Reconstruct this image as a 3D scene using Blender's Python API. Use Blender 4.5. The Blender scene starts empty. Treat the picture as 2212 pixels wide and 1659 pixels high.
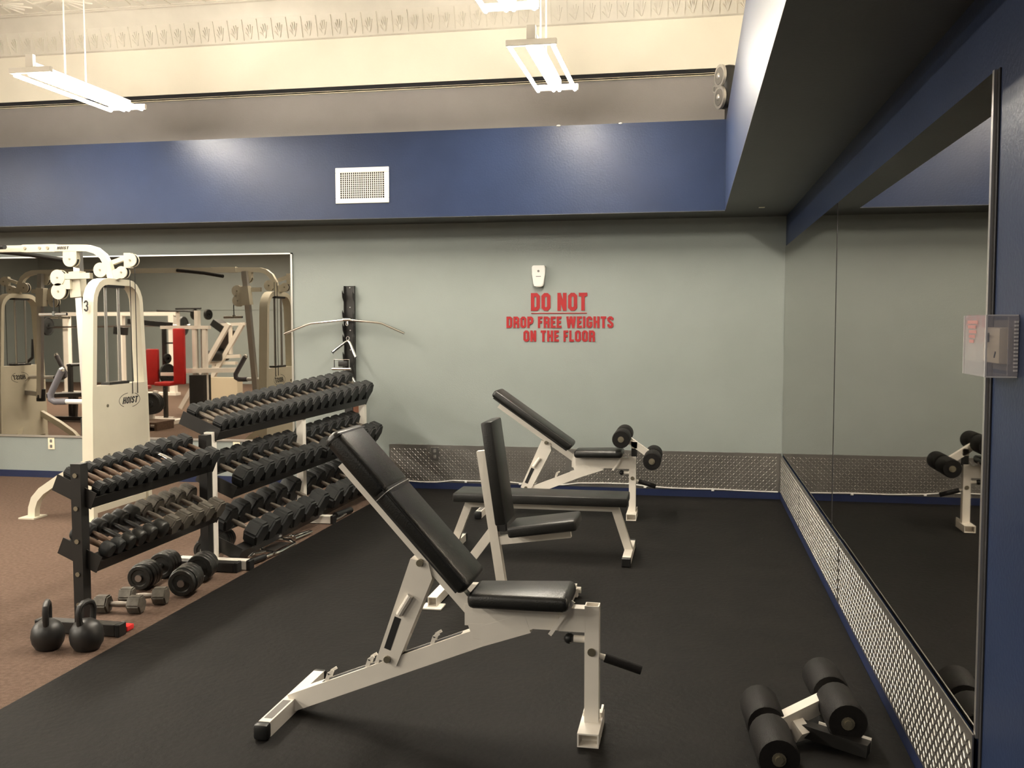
import bpy, bmesh, math, random
from mathutils import Vector, Matrix, Euler
random.seed(7)
PI = math.pi
R = math.radians
C = bpy.context.scene.collection
sc = bpy.context.scene

# ------------------------------------------------------------------ camera, world, exposure
cam = bpy.data.cameras.new('camera'); camo = bpy.data.objects.new('camera', cam); C.objects.link(camo)
cam.sensor_width = 36.0; cam.lens = 2084.75 / 2212 * 36.0; cam.clip_start = 0.05; cam.clip_end = 100
yaw, pitch, roll = 0.184234, 0.0613866, -0.00113095
_f = Vector((-math.sin(yaw) * math.cos(pitch), math.cos(yaw) * math.cos(pitch), -math.sin(pitch)))
_r = Vector((math.cos(yaw), math.sin(yaw), 0)); _u = _r.cross(_f)
_r2 = math.cos(roll) * _r + math.sin(roll) * _u; _u2 = -math.sin(roll) * _r + math.cos(roll) * _u
M = Matrix((_r2, _u2, -_f)).transposed().to_4x4(); M.translation = (0, 0, 1.5)
camo.matrix_world = M
sc.camera = camo
w = bpy.data.worlds.new('world'); sc.world = w; w.use_nodes = True
w.node_tree.nodes['Background'].inputs[0].default_value = (1.0, 0.93, 0.82, 1)
w.node_tree.nodes['Background'].inputs[1].default_value = 0.02
sc.view_settings.view_transform = 'Standard'; sc.view_settings.look = 'None'
sc.view_settings.gamma = 1.0; sc.view_settings.use_curve_mapping = False
sc.view_settings.exposure = 0.0
TUBE = 172.0           # brightness of the fluorescent tubes
ROW = 62.0           # watts of each lamp further down the hall

# ------------------------------------------------------------------ materials
def mat(name, col, rough=0.5, metal=0.0, var=0.0, vscale=8.0, bump=0.0, bscale=60.0, spec=0.5, coat=0.0, detail=3.0):
    m = bpy.data.materials.new(name); m.use_nodes = True
    nt = m.node_tree; b = nt.nodes['Principled BSDF']
    b.inputs['Base Color'].default_value = (*col, 1); b.inputs['Roughness'].default_value = rough
    b.inputs['Metallic'].default_value = metal; b.inputs['Specular IOR Level'].default_value = spec
    b.inputs['Coat Weight'].default_value = coat
    tc = nt.nodes.new('ShaderNodeTexCoord')
    if var > 0:
        n = nt.nodes.new('ShaderNodeTexNoise'); n.inputs['Scale'].default_value = vscale; n.inputs['Detail'].default_value = detail
        nt.links.new(tc.outputs['Object'], n.inputs['Vector'])
        r = nt.nodes.new('ShaderNodeMapRange'); r.inputs[1].default_value = 0.3; r.inputs[2].default_value = 0.7
        r.inputs[3].default_value = 1 - var; r.inputs[4].default_value = 1 + var
        nt.links.new(n.outputs['Fac'], r.inputs[0])
        mx = nt.nodes.new('ShaderNodeVectorMath'); mx.operation = 'SCALE'
        mx.inputs[0].default_value = col
        nt.links.new(r.outputs[0], mx.inputs['Scale']); nt.links.new(mx.outputs[0], b.inputs['Base Color'])
    if bump > 0:
        n2 = nt.nodes.new('ShaderNodeTexNoise'); n2.inputs['Scale'].default_value = bscale; n2.inputs['Detail'].default_value = 4
        nt.links.new(tc.outputs['Object'], n2.inputs['Vector'])
        bp = nt.nodes.new('ShaderNodeBump'); bp.inputs['Strength'].default_value = bump; bp.inputs['Distance'].default_value = 0.01
        nt.links.new(n2.outputs['Fac'], bp.inputs['Height']); nt.links.new(bp.outputs[0], b.inputs['Normal'])
    return m

def emit(name, col, s):
    m = bpy.data.materials.new(name); m.use_nodes = True
    b = m.node_tree.nodes['Principled BSDF']
    b.inputs['Base Color'].default_value = (0.8, 0.8, 0.8, 1)
    b.inputs['Emission Color'].default_value = (*col, 1); b.inputs['Emission Strength'].default_value = s
    return m

MT = dict(
    sage=mat('sage_wall_paint', (0.252, 0.280, 0.266), 0.6, var=0.03, vscale=3, bump=0.12, bscale=120),
    grey=mat('grey_wall_paint', (0.26, 0.242, 0.238), 0.7, var=0.04, vscale=4, bump=0.1, bscale=90),
    cream=mat('cream_wall_paint', (0.86, 0.81, 0.69), 0.6, var=0.02, vscale=3, bump=0.08, bscale=90),
    tin=mat('cream_tin_ceiling', (0.66, 0.62, 0.54), 0.45, var=0.04, vscale=5),
    blue=mat('gloss_navy_paint', (0.018, 0.029, 0.068), 0.35, var=0.08, vscale=2.5, bump=0.10, bscale=70, spec=0.25),
    bluebase=mat('navy_baseboard_paint', (0.008, 0.015, 0.055), 0.45, var=0.1, vscale=6),
    under=mat('dark_soffit_paint', (0.06, 0.06, 0.056), 0.5, var=0.06, vscale=3, bump=0.08, bscale=60),
    gap=mat('black_gap', (0.01, 0.01, 0.013), 0.9),
    track=mat('cream_track_metal', (0.70, 0.66, 0.50), 0.4),
    carpet=mat('brown_carpet', (0.120, 0.081, 0.061), 0.95, var=0.22, vscale=45, bump=0.5, bscale=260, spec=0.1, detail=8),
    rubber=mat('black_rubber_flooring', (0.0050, 0.0043, 0.0037), 0.66, var=0.3, vscale=5, bump=0.25, bscale=35, spec=0.15, detail=8),
    white=mat('white_powder_coat', (0.82, 0.77, 0.69), 0.42, var=0.03, vscale=9),
    cream_steel=mat('ivory_powder_coat', (0.66, 0.62, 0.50), 0.38, var=0.02, vscale=6),
    vinyl=mat('black_vinyl', (0.013, 0.013, 0.012), 0.36, var=0.15, vscale=20, bump=0.14, bscale=180, spec=0.5),
    foam=mat('black_foam', (0.008, 0.007, 0.0066), 0.62, var=0.15, vscale=30, bump=0.15, bscale=200, spec=0.2),
    blackplastic=mat('black_plastic', (0.010, 0.010, 0.010), 0.4),
    blacksteel=mat('black_painted_steel', (0.016, 0.015, 0.014), 0.42, var=0.15, vscale=15),
    rubberhead=mat('black_rubber_weight', (0.016, 0.017, 0.017), 0.62, var=0.25, vscale=30, bump=0.15, bscale=150, spec=0.4),
    iron=mat('bare_grey_iron', (0.105, 0.093, 0.075), 0.55, metal=0.25, var=0.3, vscale=25, bump=0.2, bscale=120),
    greysteel=mat('dark_iron_plate', (0.022, 0.022, 0.020), 0.38, metal=0.3, var=0.25, vscale=30),
    handle=mat('brown_worn_grip', (0.115, 0.072, 0.048), 0.5, metal=0.3, var=0.25, vscale=30),
    handlesteel=mat('dull_steel_grip', (0.17, 0.145, 0.12), 0.42, metal=0.6, var=0.2, vscale=30),
    chrome=mat('chrome', (0.80, 0.79, 0.77), 0.14, metal=1.0),
    steel=mat('brushed_steel', (0.42, 0.41, 0.40), 0.3, metal=1.0, var=0.08, vscale=10),
    bolt=mat('zinc_bolt', (0.30, 0.27, 0.20), 0.4, metal=0.8),
    plate=mat('aluminium_tread_plate', (0.33, 0.315, 0.295), 0.42, metal=1.0, var=0.10, vscale=3, bump=0.05, bscale=30),
    tread=mat('aluminium_tread_raised', (0.40, 0.385, 0.36), 0.40, metal=1.0),
    mirror=mat('tinted_mirror_silver', (0.40, 0.375, 0.335), 0.015, metal=1.0),
    mirror_wide=mat('mirror_silver', (0.47, 0.44, 0.40), 0.015, metal=1.0),
    frame=mat('aluminium_channel', (0.62, 0.60, 0.57), 0.3, metal=0.9),
    red=mat('red_sign_paint', (0.30, 0.008, 0.011), 0.5),
    redvinyl=mat('red_vinyl', (0.42, 0.014, 0.012), 0.4, var=0.08),
    redplastic=mat('red_plastic', (0.75, 0.03, 0.03), 0.45),
    ivory=mat('ivory_plastic', (0.90, 0.80, 0.60), 0.42),
    whiteplastic=mat('white_plastic', (0.72, 0.71, 0.68), 0.35),
    dark=mat('dark_print', (0.015, 0.015, 0.015), 0.6),
    paint_white=mat('white_grille_paint', (0.82, 0.78, 0.70), 0.4),
    cord=mat('white_cord', (0.62, 0.61, 0.58), 0.5),
    silver=mat('silver_plastic', (0.55, 0.53, 0.50), 0.3, metal=0.6),
    cone=mat('grey_speaker_cone', (0.16, 0.15, 0.14), 0.5),
    pinkish=mat('faded_red_print', (0.36, 0.16, 0.15), 0.6),
    leather=mat('brown_leather', (0.16, 0.055, 0.025), 0.55),
    greyfoam=mat('grey_foam_grip', (0.12, 0.115, 0.13), 0.6, bump=0.1),
    lamp_body=mat('white_lamp_enamel', (0.78, 0.74, 0.66), 0.4),
    acrylic_edge=mat('acrylic_edge', (0.62, 0.60, 0.61), 0.2),
    tube=emit('fluorescent_tube_glow', (1.0, 0.915, 0.775), TUBE),
)
g = bpy.data.materials.new('clear_acrylic'); g.use_nodes = True
_n = g.node_tree; _n.nodes.remove(_n.nodes['Principled BSDF'])
_tr = _n.nodes.new('ShaderNodeBsdfTransparent'); _tr.inputs[0].default_value = (0.95, 0.94, 0.95, 1)
_gl = _n.nodes.new('ShaderNodeBsdfGlossy'); _gl.inputs['Roughness'].default_value = 0.12
_df = _n.nodes.new('ShaderNodeBsdfDiffuse'); _df.inputs[0].default_value = (0.75, 0.72, 0.74, 1)
_m1 = _n.nodes.new('ShaderNodeMixShader'); _m1.inputs[0].default_value = 0.45
_m2 = _n.nodes.new('ShaderNodeMixShader'); _m2.inputs[0].default_value = 0.32
_n.links.new(_gl.outputs[0], _m1.inputs[1]); _n.links.new(_df.outputs[0], _m1.inputs[2])
_n.links.new(_tr.outputs[0], _m2.inputs[1]); _n.links.new(_m1.outputs[0], _m2.inputs[2])
_n.links.new(_m2.outputs[0], _n.nodes['Material Output'].inputs[0])
MT['acrylic'] = g

# ------------------------------------------------------------------ mesh helpers
def V(*a): return Vector(a)

class G:
    """collects shapes for one mesh object"""
    def __init__(s): s.bm = bmesh.new()
    def _place(s, vs, mtx): bmesh.ops.transform(s.bm, matrix=mtx, verts=vs)
    def box(s, x0, x1, y0, y1, z0, z1, bev=0.0, seg=1, mtx=None):
        r = bmesh.ops.create_cube(s.bm, size=1.0); vs = r['verts']
        s._place(vs, Matrix.Translation(((x0 + x1) / 2, (y0 + y1) / 2, (z0 + z1) / 2)) @ Matrix.Diagonal((x1 - x0, y1 - y0, z1 - z0, 1)))
        if bev > 0:
            es = list({e for v in vs for e in v.link_edges})
            rr = bmesh.ops.bevel(s.bm, geom=es, offset=bev, segments=seg, affect='EDGES', profile=0.5)
            vs = list({v for f in rr['faces'] for v in f.verts} | {v for v in vs if v.is_valid})
        if mtx is not None: s._place(vs, mtx)
        return s
    def bar(s, p0, p1, w, h, up=(0, 0, 1), bev=0.0, seg=1):
        """rectangular bar from p0 to p1; w across, h along the up side"""
        p0, p1 = Vector(p0), Vector(p1); d = p1 - p0; L = d.length; d.normalize()
        u = Vector(up); u = (u - d * u.dot(d))
        if u.length < 1e-5: u = Vector((0, 1, 0)) - d * d.y
        u.normalize(); side = d.cross(u)
        m = Matrix((d, side, u)).transposed().to_4x4(); m.translation = p0
        return s.box(0, L, -w / 2, w / 2, -h / 2, h / 2, bev, seg, m)
    def hollow(s, p0, p1, w, h, up=(0, 0, 1), t=0.004, depth=0.05):
        """square tube open at both ends"""
        p0, p1 = Vector(p0), Vector(p1); d = (p1 - p0); L = d.length; d.normalize()
        u = Vector(up); u = (u - d * u.dot(d)); u.normalize(); sd = d.cross(u)
        def ring(q, a, b): return [s.bm.verts.new(q + sd * x * a / 2 + u * z * b / 2) for x, z in ((-1, -1), (1, -1), (1, 1), (-1, 1))]
        dd = min(depth, L * 0.45)
        rs = [ring(p0 + d * dd, w - 2 * t, h - 2 * t), ring(p0, w - 2 * t, h - 2 * t), ring(p0, w, h), ring(p1, w, h), ring(p1, w - 2 * t, h - 2 * t), ring(p1 - d * dd, w - 2 * t, h - 2 * t)]
        for a, b in zip(rs[:-1], rs[1:]):
            for i in range(4): s.bm.faces.new((a[i], a[(i + 1) % 4], b[(i + 1) % 4], b[i]))
        s.bm.faces.new(rs[0][::-1]); s.bm.faces.new(rs[-1])
        return s
    def cyl(s, p0, p1, r, seg=16, r2=None, caps=True):
        p0, p1 = Vector(p0), Vector(p1); d = p1 - p0; L = d.length
        rr = bmesh.ops.create_cone(s.bm, cap_ends=caps, segments=seg, radius1=r, radius2=r if r2 is None else r2, depth=L)
        s._place(rr['verts'], Matrix.Translation((p0 + p1) / 2) @ d.to_track_quat('Z', 'Y').to_matrix().to_4x4())
        return s
    def ball(s, c, rx, ry=None, rz=None, u=16, v=10):
        ry = ry or rx; rz = rz or rx
        rr = bmesh.ops.create_uvsphere(s.bm, u_segments=u, v_segments=v, radius=1)
        s._place(rr['verts'], Matrix.Translation(c) @ Matrix.Diagonal((rx, ry, rz, 1)))
        return s
    def sweep(s, pts, r, seg=8, caps=True, rect=None, up=None):
        """round tube (or rect=(w,h) section) along a polyline"""
        pts = [Vector(p) for p in pts]; rings = []; prev = None
        for i, p in enumerate(pts):
            if i == 0: d = pts[1] - p
            elif i == len(pts) - 1: d = p - pts[-2]
            else: d = (pts[i + 1] - p).normalized() + (p - pts[i - 1]).normalized()
            d.normalize()
            if up is not None: u = Vector(up)
            elif prev is None: u = Vector((0, 0, 1)) if abs(d.z) < 0.9 else Vector((0, 1, 0))
            else: u = prev
            u = (u - d * u.dot(d)).normalized(); prev = u; sd = d.cross(u)
            k = 1.0
            if 0 < i < len(pts) - 1:
                cs = (pts[i + 1] - p).normalized().dot((p - pts[i - 1]).normalized()); k = 1 / max(0.6, math.sqrt((1 + cs) / 2))
            if rect: prof = [(-rect[0] / 2, -rect[1] / 2 * k), (rect[0] / 2, -rect[1] / 2 * k), (rect[0] / 2, rect[1] / 2 * k), (-rect[0] / 2, rect[1] / 2 * k)]
            else: prof = [(r * math.cos(2 * PI * j / seg), r * math.sin(2 * PI * j / seg)) for j in range(seg)]
            rings.append([s.bm.verts.new(p + sd * a + u * b) for a, b in prof])
        n = len(rings[0])
        for a, b in zip(rings[:-1], rings[1:]):
            for j in range(n): s.bm.faces.new((a[j], a[(j + 1) % n], b[(j + 1) % n], b[j]))
        if caps: s.bm.faces.new(rings[0][::-1]); s.bm.faces.new(rings[-1])
        return s
    def prism(s, poly, axis, a, b):
        """polygon (list of 2D points in the two other axes, in order) extruded along axis from a to b"""
        def P(q, t):
            if axis == 0: return (t, q[0], q[1])
            if axis == 1: return (q[0], t, q[1])
            return (q[0], q[1], t)
        A = [s.bm.verts.new(P(q, a)) for q in poly]; B = [s.bm.verts.new(P(q, b)) for q in poly]
        n = len(poly)
        s.bm.faces.new(A[::-1]); s.bm.faces.new(B)
        for i in range(n): s.bm.faces.new((A[i], A[(i + 1) % n], B[(i + 1) % n], B[i]))
        return s
    def lathe(s, prof, mtx=None, seg=20):
        """profile (radius, z) spun about z"""
        rings = []; allv = []
        for r, z in prof:
            if r < 1e-6: v = [s.bm.verts.new((0, 0, z))]
            else: v = [s.bm.verts.new((r * math.cos(2 * PI * j / seg), r * math.sin(2 * PI * j / seg), z)) for j in range(seg)]
            rings.append(v); allv += v
        for a, b in zip(rings[:-1], rings[1:]):
            for j in range(seg):
                k = (j + 1) % seg
                if len(a) == 1 and len(b) == 1: continue
                if len(a) == 1: s.bm.faces.new((a[0], b[k], b[j]))
                elif len(b) == 1: s.bm.faces.new((a[j], a[k], b[0]))
                else: s.bm.faces.new((a[j], a[k], b[k], b[j]))
        if mtx is not None: s._place(allv, mtx)
        return s
    def mesh(s, name, m, ang=35):
        bmesh.ops.recalc_face_normals(s.bm, faces=s.bm.faces[:])
        me = bpy.data.meshes.new(name); s.bm.to_mesh(me); s.bm.free()
        if m is not None: me.materials.append(MT[m])
        me.polygons.foreach_set('use_smooth', [True] * len(me.polygons))
        me.set_sharp_from_angle(angle=R(ang))
        return me

ORG = {}
def thing(name, label, cat, loc=(0, 0, 0), group=None):
    o = bpy.data.objects.new(name, None); C.objects.link(o); o.location = loc
    o['label'] = label; o['category'] = cat; o.empty_display_size = 0.1
    if group: o['group'] = group
    ORG[o.name] = Vector(loc)
    return o
def part(name, geo, m, parent, label=None, stuff=False, ang=35):
    """geometry is given in world coordinates (the root is moved later if it is a copy)"""
    me = geo.mesh(name, m, ang)
    org = ORG.get(parent.name, Vector((0, 0, 0)))
    me.transform(Matrix.Translation(-org))
    o = bpy.data.objects.new(name, me); C.objects.link(o); o.parent = parent
    ORG[o.name] = org
    if label: o['label'] = label
    if stuff: o['kind'] = 'stuff'
    return o
def single(name, geo, m, label, cat, group=None, ang=35):
    me = geo.mesh(name, m, ang)
    c = sum((v.co for v in me.vertices), Vector()) / len(me.vertices)
    zmin = min(v.co.z for v in me.vertices); c.z = zmin
    me.transform(Matrix.Translation(-c))
    o = bpy.data.objects.new(name, me); C.objects.link(o); o.location = c
    o['label'] = label; o['category'] = cat
    if group: o['group'] = group
    ORG[o.name] = c
    return o
def struct(name, geo, m, parent=None):
    me = geo.mesh(name, m)
    o = bpy.data.objects.new(name, me); C.objects.link(o)
    if parent: o.parent = parent
    else: o['kind'] = 'structure'
    ORG[o.name] = Vector((0, 0, 0))
    return o
def arc(cx, cz, r, a0, a1, n): return [(cx + r * math.cos(R(a0 + (a1 - a0) * i / n)), cz + r * math.sin(R(a0 + (a1 - a0) * i / n))) for i in range(n + 1)]
def pad(g, p0, p1, width, thick, up, bev=0.018, seg=3, taper=None):
    """upholstered pad from p0 to p1 (ends of its underside centre line)"""
    p0, p1 = Vector(p0), Vector(p1); d = p1 - p0; L = d.length; d.normalize()
    u = Vector(up); u = (u - d * u.dot(d)).normalized(); sd = d.cross(u)
    m = Matrix((d, sd, u)).transposed().to_4x4(); m.translation = p0
    n0 = len(g.bm.verts)
    g.box(0, L, -width / 2, width / 2, 0, thick, bev, seg)
    g.bm.verts.ensure_lookup_table()
    vs = g.bm.verts[n0:]
    for v in vs:
        # crowned top
        if v.co.z > thick * 0.55:
            k = 1 - (2 * v.co.y / width) ** 2
            v.co.z += 0.006 * k
        if taper:
            f = taper[0] + (taper[1] - taper[0]) * (v.co.x / L); v.co.y *= f
    g._place(vs, m)
    return g

# ------------------------------------------------------------------ the room
D = 8.461; RX = 0.77; LX = -17.0; FY = -6.0; ZC = 4.40; ZS = 2.407; ZB = 3.13; YB = 7.975; SX = 0.25
struct('floor', G().box(LX, RX + 0.1, FY, D + 0.1, -0.1, 0), 'carpet')
struct('wall_back', G().box(LX, RX + 0.1, D, D + 0.2, 0, 3.0), 'sage')
struct('wall_back.001', G().box(LX, RX + 0.1, D, D + 0.2, 3.0, 3.60), 'grey')
struct('wall_back.002', G().box(LX, RX + 0.1, D, D + 0.2, 3.658, ZC), 'cream')
struct('trim_1', G().box(LX, RX + 0.1, D + 0.004, D + 0.2, 3.60, 3.658), 'gap')  # black fill close to the wall face; the gap's shade is in its colour
tg = G().box(LX, SX, D - 0.022, D + 0.02, 3.596, 3.612)
tg.box(LX, SX, D - 0.022, D - 0.016, 3.602, 3.616)
struct('trim_2', tg, 'track')
struct('trim_3', G().box(LX, SX, D - 0.004, D + 0.01, 3.658, 3.664), 'cream')
struct('wall_right', G().box(RX, RX + 0.2, FY, D + 0.2, 0, ZS), 'blue')
struct('wall_right.001', G().box(RX, RX + 0.2, FY, D + 0.2, ZS, ZC), 'cream')
struct('wall_left', G().box(LX - 0.2, LX, FY, D + 0.2, 0, ZC), 'sage')
fw = struct('wall_front', G().box(LX, RX + 0.2, FY - 0.2, FY, 0, ZC), 'sage')
struct('trim_4', G().box(LX, RX, FY, FY + 0.02, 1.88, 1.91), 'sage')
struct('ceiling', G().box(LX, RX + 0.2, FY, D + 0.2, ZC, ZC + 0.1), 'tin')
# bulkhead along the back and soffit along the right
bk = struct('bulkhead', G().box(LX, SX, YB, D, ZS + 0.004, ZB), 'blue')
struct('underside', G().box(LX, SX, YB, D, ZS, ZS + 0.004), 'under', bk)
ch = G().ball((-1.095, YB - 0.002, ZB), 0.018, 0.01, 0.008, 8, 6); struct('paint_chip', ch, 'whiteplastic', bk)
ch = G().ball((-0.588, YB - 0.002, ZB), 0.016, 0.01, 0.007, 8, 6); struct('paint_chip', ch, 'whiteplastic', bk)
so = struct('soffit', G().box(SX, RX, FY, D, ZS + 0.004, ZB), 'blue')
struct('underside', G().box(SX, RX, FY, D, ZS, ZS + 0.004), 'under', so)
# cornice of pressed tin
cg = G(); cg.prism([(D, 4.083), (D - 0.02, 4.083), (D - 0.03, 4.09), (D - 0.09, 4.283), (D, 4.283)], 0, LX, RX)
cor = struct('trim_5', cg, 'tin')
cp = G()
sp = 0.142; n = int(9.6 / sp)
for i in range(n):
    x = SX + 0.37 - sp * i
    def pt(a, h, off=0.004):   # a along x, h 0..1 up the sloping face
        y = D - 0.03 - 0.06 * h - off; return (x + a, y, 4.09 + 0.193 * h)
    cp.bar(pt(0, 0.05), pt(0, 0.95), 0.009, 0.012, up=(0, 1, 0))
    for j in range(5):
        a = R(25 + j * 24); L = 0.62
        cp.bar(pt(-0.071, 0.12), pt(-0.071 - math.cos(a) * 0.055, 0.12 + math.sin(a) * L), 0.008, 0.013, up=(0, 1, 0))
pp = struct('cornice_pattern', cp, 'tin', cor); pp['kind'] = 'stuff'
bd = G(); bd.prism([(D, 4.283), (D - 0.09, 4.283), (D - 0.10, 4.30), (D - 0.16, 4.375), (D - 0.20, ZC), (D, ZC)], 0, LX, RX)
struct('trim_6', bd, 'tin')
struct('trim_7', G().box(LX, RX, D - 0.235, D - 0.2, 4.385, ZC), 'tin')
# pressed fans on the ceiling
cr = G(); T = 0.61
for ix in range(16):
    for iy in range(4):
        cx = SX - 0.35 - ix * T; cy = D - 0.56 - iy * T
        for k in range(16):
            a = 2 * PI * k / 16 + PI / 16
            r0, r1 = 0.05, (0.29 if k % 2 else 0.24)
            cr.bar((cx + r0 * math.cos(a), cy + r0 * math.sin(a), ZC - 0.004), (cx + r1 * math.cos(a), cy + r1 * math.sin(a), ZC - 0.006), 0.012, 0.014)
        cr.cyl((cx, cy, ZC - 0.02), (cx, cy, ZC), 0.045, 10)
    cr.box(SX - 0.04 - ix * T - 0.008, SX - 0.04 - ix * T + 0.008, D - 0.26 - 4 * T, D - 0.26, ZC - 0.008, ZC)
for iy in range(5): cr.box(SX - 16 * T, SX, D - 0.255 - iy * T - 0.008, D - 0.255 - iy * T + 0.008, ZC - 0.008, ZC)
ci = struct('ceiling_relief', cr, 'tin', bpy.data.objects['ceiling']); ci['kind'] = 'stuff'
# baseboards
struct('baseboard_back', G().box(LX, RX - 0.012, D - 0.012, D, 0, 0.066), 'bluebase')
struct('baseboard_right', G().box(RX - 0.014, RX, 2.0, D, 0.0, 0.066), 'bluebase')

# rubber flooring sheet
single('rubber_mat', G().box(-2.632, RX - 0.016, -0.5, D - 0.016, 0.0005, 0.008), 'rubber', 'black rubber floor mat running from the carpet edge to the mirror wall', 'mat')

# ------------------------------------------------------------------ lights
def fixture(x, y, label, rods=True, group='fluorescent ceiling lights'):
    z = 3.30; L = 1.22
    t = thing('fluorescent_light', label, 'ceiling light', (x, y, z), group)
    gg = G(); gg.box(x - 0.035, x + 0.035, y + 0.02, y + L - 0.02, z + 0.0, z + 0.055)
    gg.box(x - 0.03, x + 0.03, y - 0.004, y + 0.03, z + 0.02, z + 0.11, 0.003)
    part('channel', gg, 'lamp_body', t)
    for yy in (y - 0.005, y + L - 0.03):
        e = G(); e.box(x - 0.165, x + 0.165, yy, yy + 0.035, z - 0.018, z + 0.022, 0.004); part('socket_bar', e, 'lamp_body', t)
    for dx in (-0.14, -0.022, 0.022, 0.14):
        e = G(); e.cyl((x + dx, y + 0.032, z - 0.022), (x + dx, y + L - 0.032, z - 0.022), 0.014, 10); part('tube', e, 'tube', t)
    if rods:
        for yy in (y + 0.40, y + 0.65):
            e = G(); e.cyl((x, yy, z + 0.05), (x, yy, ZC), 0.006, 8); part('hanger_rod', e, 'lamp_body', t)
    return t
fixture(-1.03, 6.20, 'hanging fluorescent light in front of the right end of the bulkhead')
fixture(-4.62, 6.20, 'hanging fluorescent light above the ivory cable machine')
fixture(-1.03, 4.29, 'fluorescent light cut off by the top edge, above the mat')
fixture(-4.62, 4.29, 'fluorescent light out of view, second in the row over the dumbbell racks')
fixture(-8.25, 4.29, 'fluorescent light out of view over the left side of the gym')
fixture(-8.25, 2.38, 'fluorescent light out of view over the red padded machine')
for x, ylist, k in ((-8.25, (0.2, -3.3), 4.0), (-11.9, (4.5, 0.5, -3.0), 6.0), (-4.62, (1.0, -1.5), 1.5), (-1.03, (-1.5,), 0.8)):
    for y in ylist:
        ld = bpy.data.lights.new('lamp', 'AREA'); ld.shape = 'RECTANGLE'; ld.size = 0.33; ld.size_y = 1.2
        ld.energy = ROW * k; ld.color = (1.0, 0.915, 0.775); ld.spread = PI
        lo = bpy.data.objects.new('lamp', ld); C.objects.link(lo); lo.location = (x, y, 3.28)

# ------------------------------------------------------------------ mirrors and tread plate
def mirror(label, a, b, glass_box, frames):
    t = thing('wall_mirror', label, 'mirror', a)
    part('glass', G().box(*glass_box), 'mirror_wide' if frames and len(frames) > 2 else 'mirror', t)
    for nm, bx in frames: part(nm, G().box(*bx), 'frame', t)
    return t
ZM0, ZM1 = 0.412, 2.157
mirror('wide framed mirror on the back wall behind the ivory cable machine', (-8.0, D, ZM0), None,
       (-12.6, -3.655, D - 0.008, D - 0.001, ZM0, ZM1),
       [('frame_rail', (-12.6, -3.64, D - 0.014, D - 0.001, ZM1 - 0.004, ZM1 + 0.008)), ('frame_rail', (-12.6, -3.64, D - 0.014, D - 0.001, ZM0 - 0.012, ZM0 + 0.008)),
        ('frame_stile', (-3.658, -3.640, D - 0.014, D - 0.001, ZM0 - 0.012, ZM1 + 0.008))])
mirror('tall side-wall mirror panel nearest the back corner', (RX, 7.0, ZM0), None,
       (RX - 0.006, RX - 0.001, 5.493, D - 0.006, 0.395, 2.154), [])
mirror('tall side-wall mirror panel behind the clear thermostat guard', (RX, 4.0, ZM0), None,
       (RX - 0.006, RX - 0.001, 2.728, 5.457, 0.395, 2.154),
       [('frame_stile', (RX - 0.012, RX - 0.001, 2.712, 2.728, 0.39, 2.154))])
struct('trim_8', G().box(RX - 0.003, RX - 0.0005, 5.458, 5.492, 0.395, 2.154), 'gap')
struct('trim_9', G().box(RX - 0.004, RX - 0.0005, 2.692, 2.711, 0.1, 2.154), 'gap')

def tread(face, u0, u1, z0, z1, pitch):
    """raised lozenges alternating in direction"""
    gg = G(); bm = gg.bm
    nu = int((u1 - u0 - 0.02) / pitch); nz = int((z1 - z0 - 0.016) / pitch)
    for i in range(nu):
        for j in range(nz):
            u = u0 + 0.01 + pitch * (i + 0.5); z = z0 + 0.008 + pitch * (j + 0.5)
            a = R(45) if (i + j) % 2 else R(-45)
            l, w_ = pitch * 0.52, pitch * 0.13; ca, sa = math.cos(a), math.sin(a)
            base = [(l, 0), (0, w_), (-l, 0), (0, -w_)]; top = [(l * 0.55, 0), (-l * 0.55, 0)]
            def P(p, h):
                uu = u + p[0] * ca - p[1] * sa; zz = z + p[0] * sa + p[1] * ca
                return bm.verts.new((uu, face - h, zz) if AX == 'back' else (face - h, uu, zz))
            bs = [P(p, 0) for p in base]; tp = [P(p, 0.0022) for p in top]
            bm.faces.new((bs[0], bs[1], tp[0])); bm.faces.new((bs[0], tp[0], bs[3]))
            bm.faces.new((bs[1], bs[2], tp[1])); bm.faces.new((bs[2], bs[3], tp[1]))
            bm.faces.new((bs[1], tp[1], tp[0])); bm.faces.new((bs[3], tp[0], tp[1]))
    return gg
def plate(axis, u0, u1, z0, z1, label):
    global AX
    AX = axis
    if axis == 'back':
        t = thing('tread_plate', label, 'wall panel', ((u0 + u1) / 2, D, z0), 'diamond tread wall panels')
        part('sheet', G().box(u0, u1, D - 0.004, D - 0.001, z0, z1), 'plate', t)
        part('raised_pattern', tread(D - 0.004, u0, u1, z0, z1, 0.025), 'tread', t, stuff=True)
    else:
        t = thing('tread_plate', label, 'wall panel', (RX, (u0 + u1) / 2, z0), 'diamond tread wall panels')
        part('sheet', G().box(RX - 0.018, RX - 0.014, u0, u1, z0, z1), 'plate', t)
        part('raised_pattern', tread(RX - 0.018, u0, u1, z0, z1, 0.025), 'tread', t, stuff=True)
    return t
plate('back', -2.722, -1.06, 0.068, 0.408, 'diamond tread plate on the back wall, left half with an outlet cover')
plate('back', -1.058, 0.752, 0.068, 0.400, 'diamond tread plate on the back wall, right half ending in the corner')
plate('right', 6.98, D - 0.02, 0.066, 0.392, 'short diamond tread plate under the side mirror, in the back corner')
plate('right', 5.13, 6.977, 0.066, 0.394, 'middle diamond tread plate under the side mirror')
plate('right', 2.715, 5.127, 0.066, 0.398, 'long nearest diamond tread plate under the side mirror')
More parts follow.
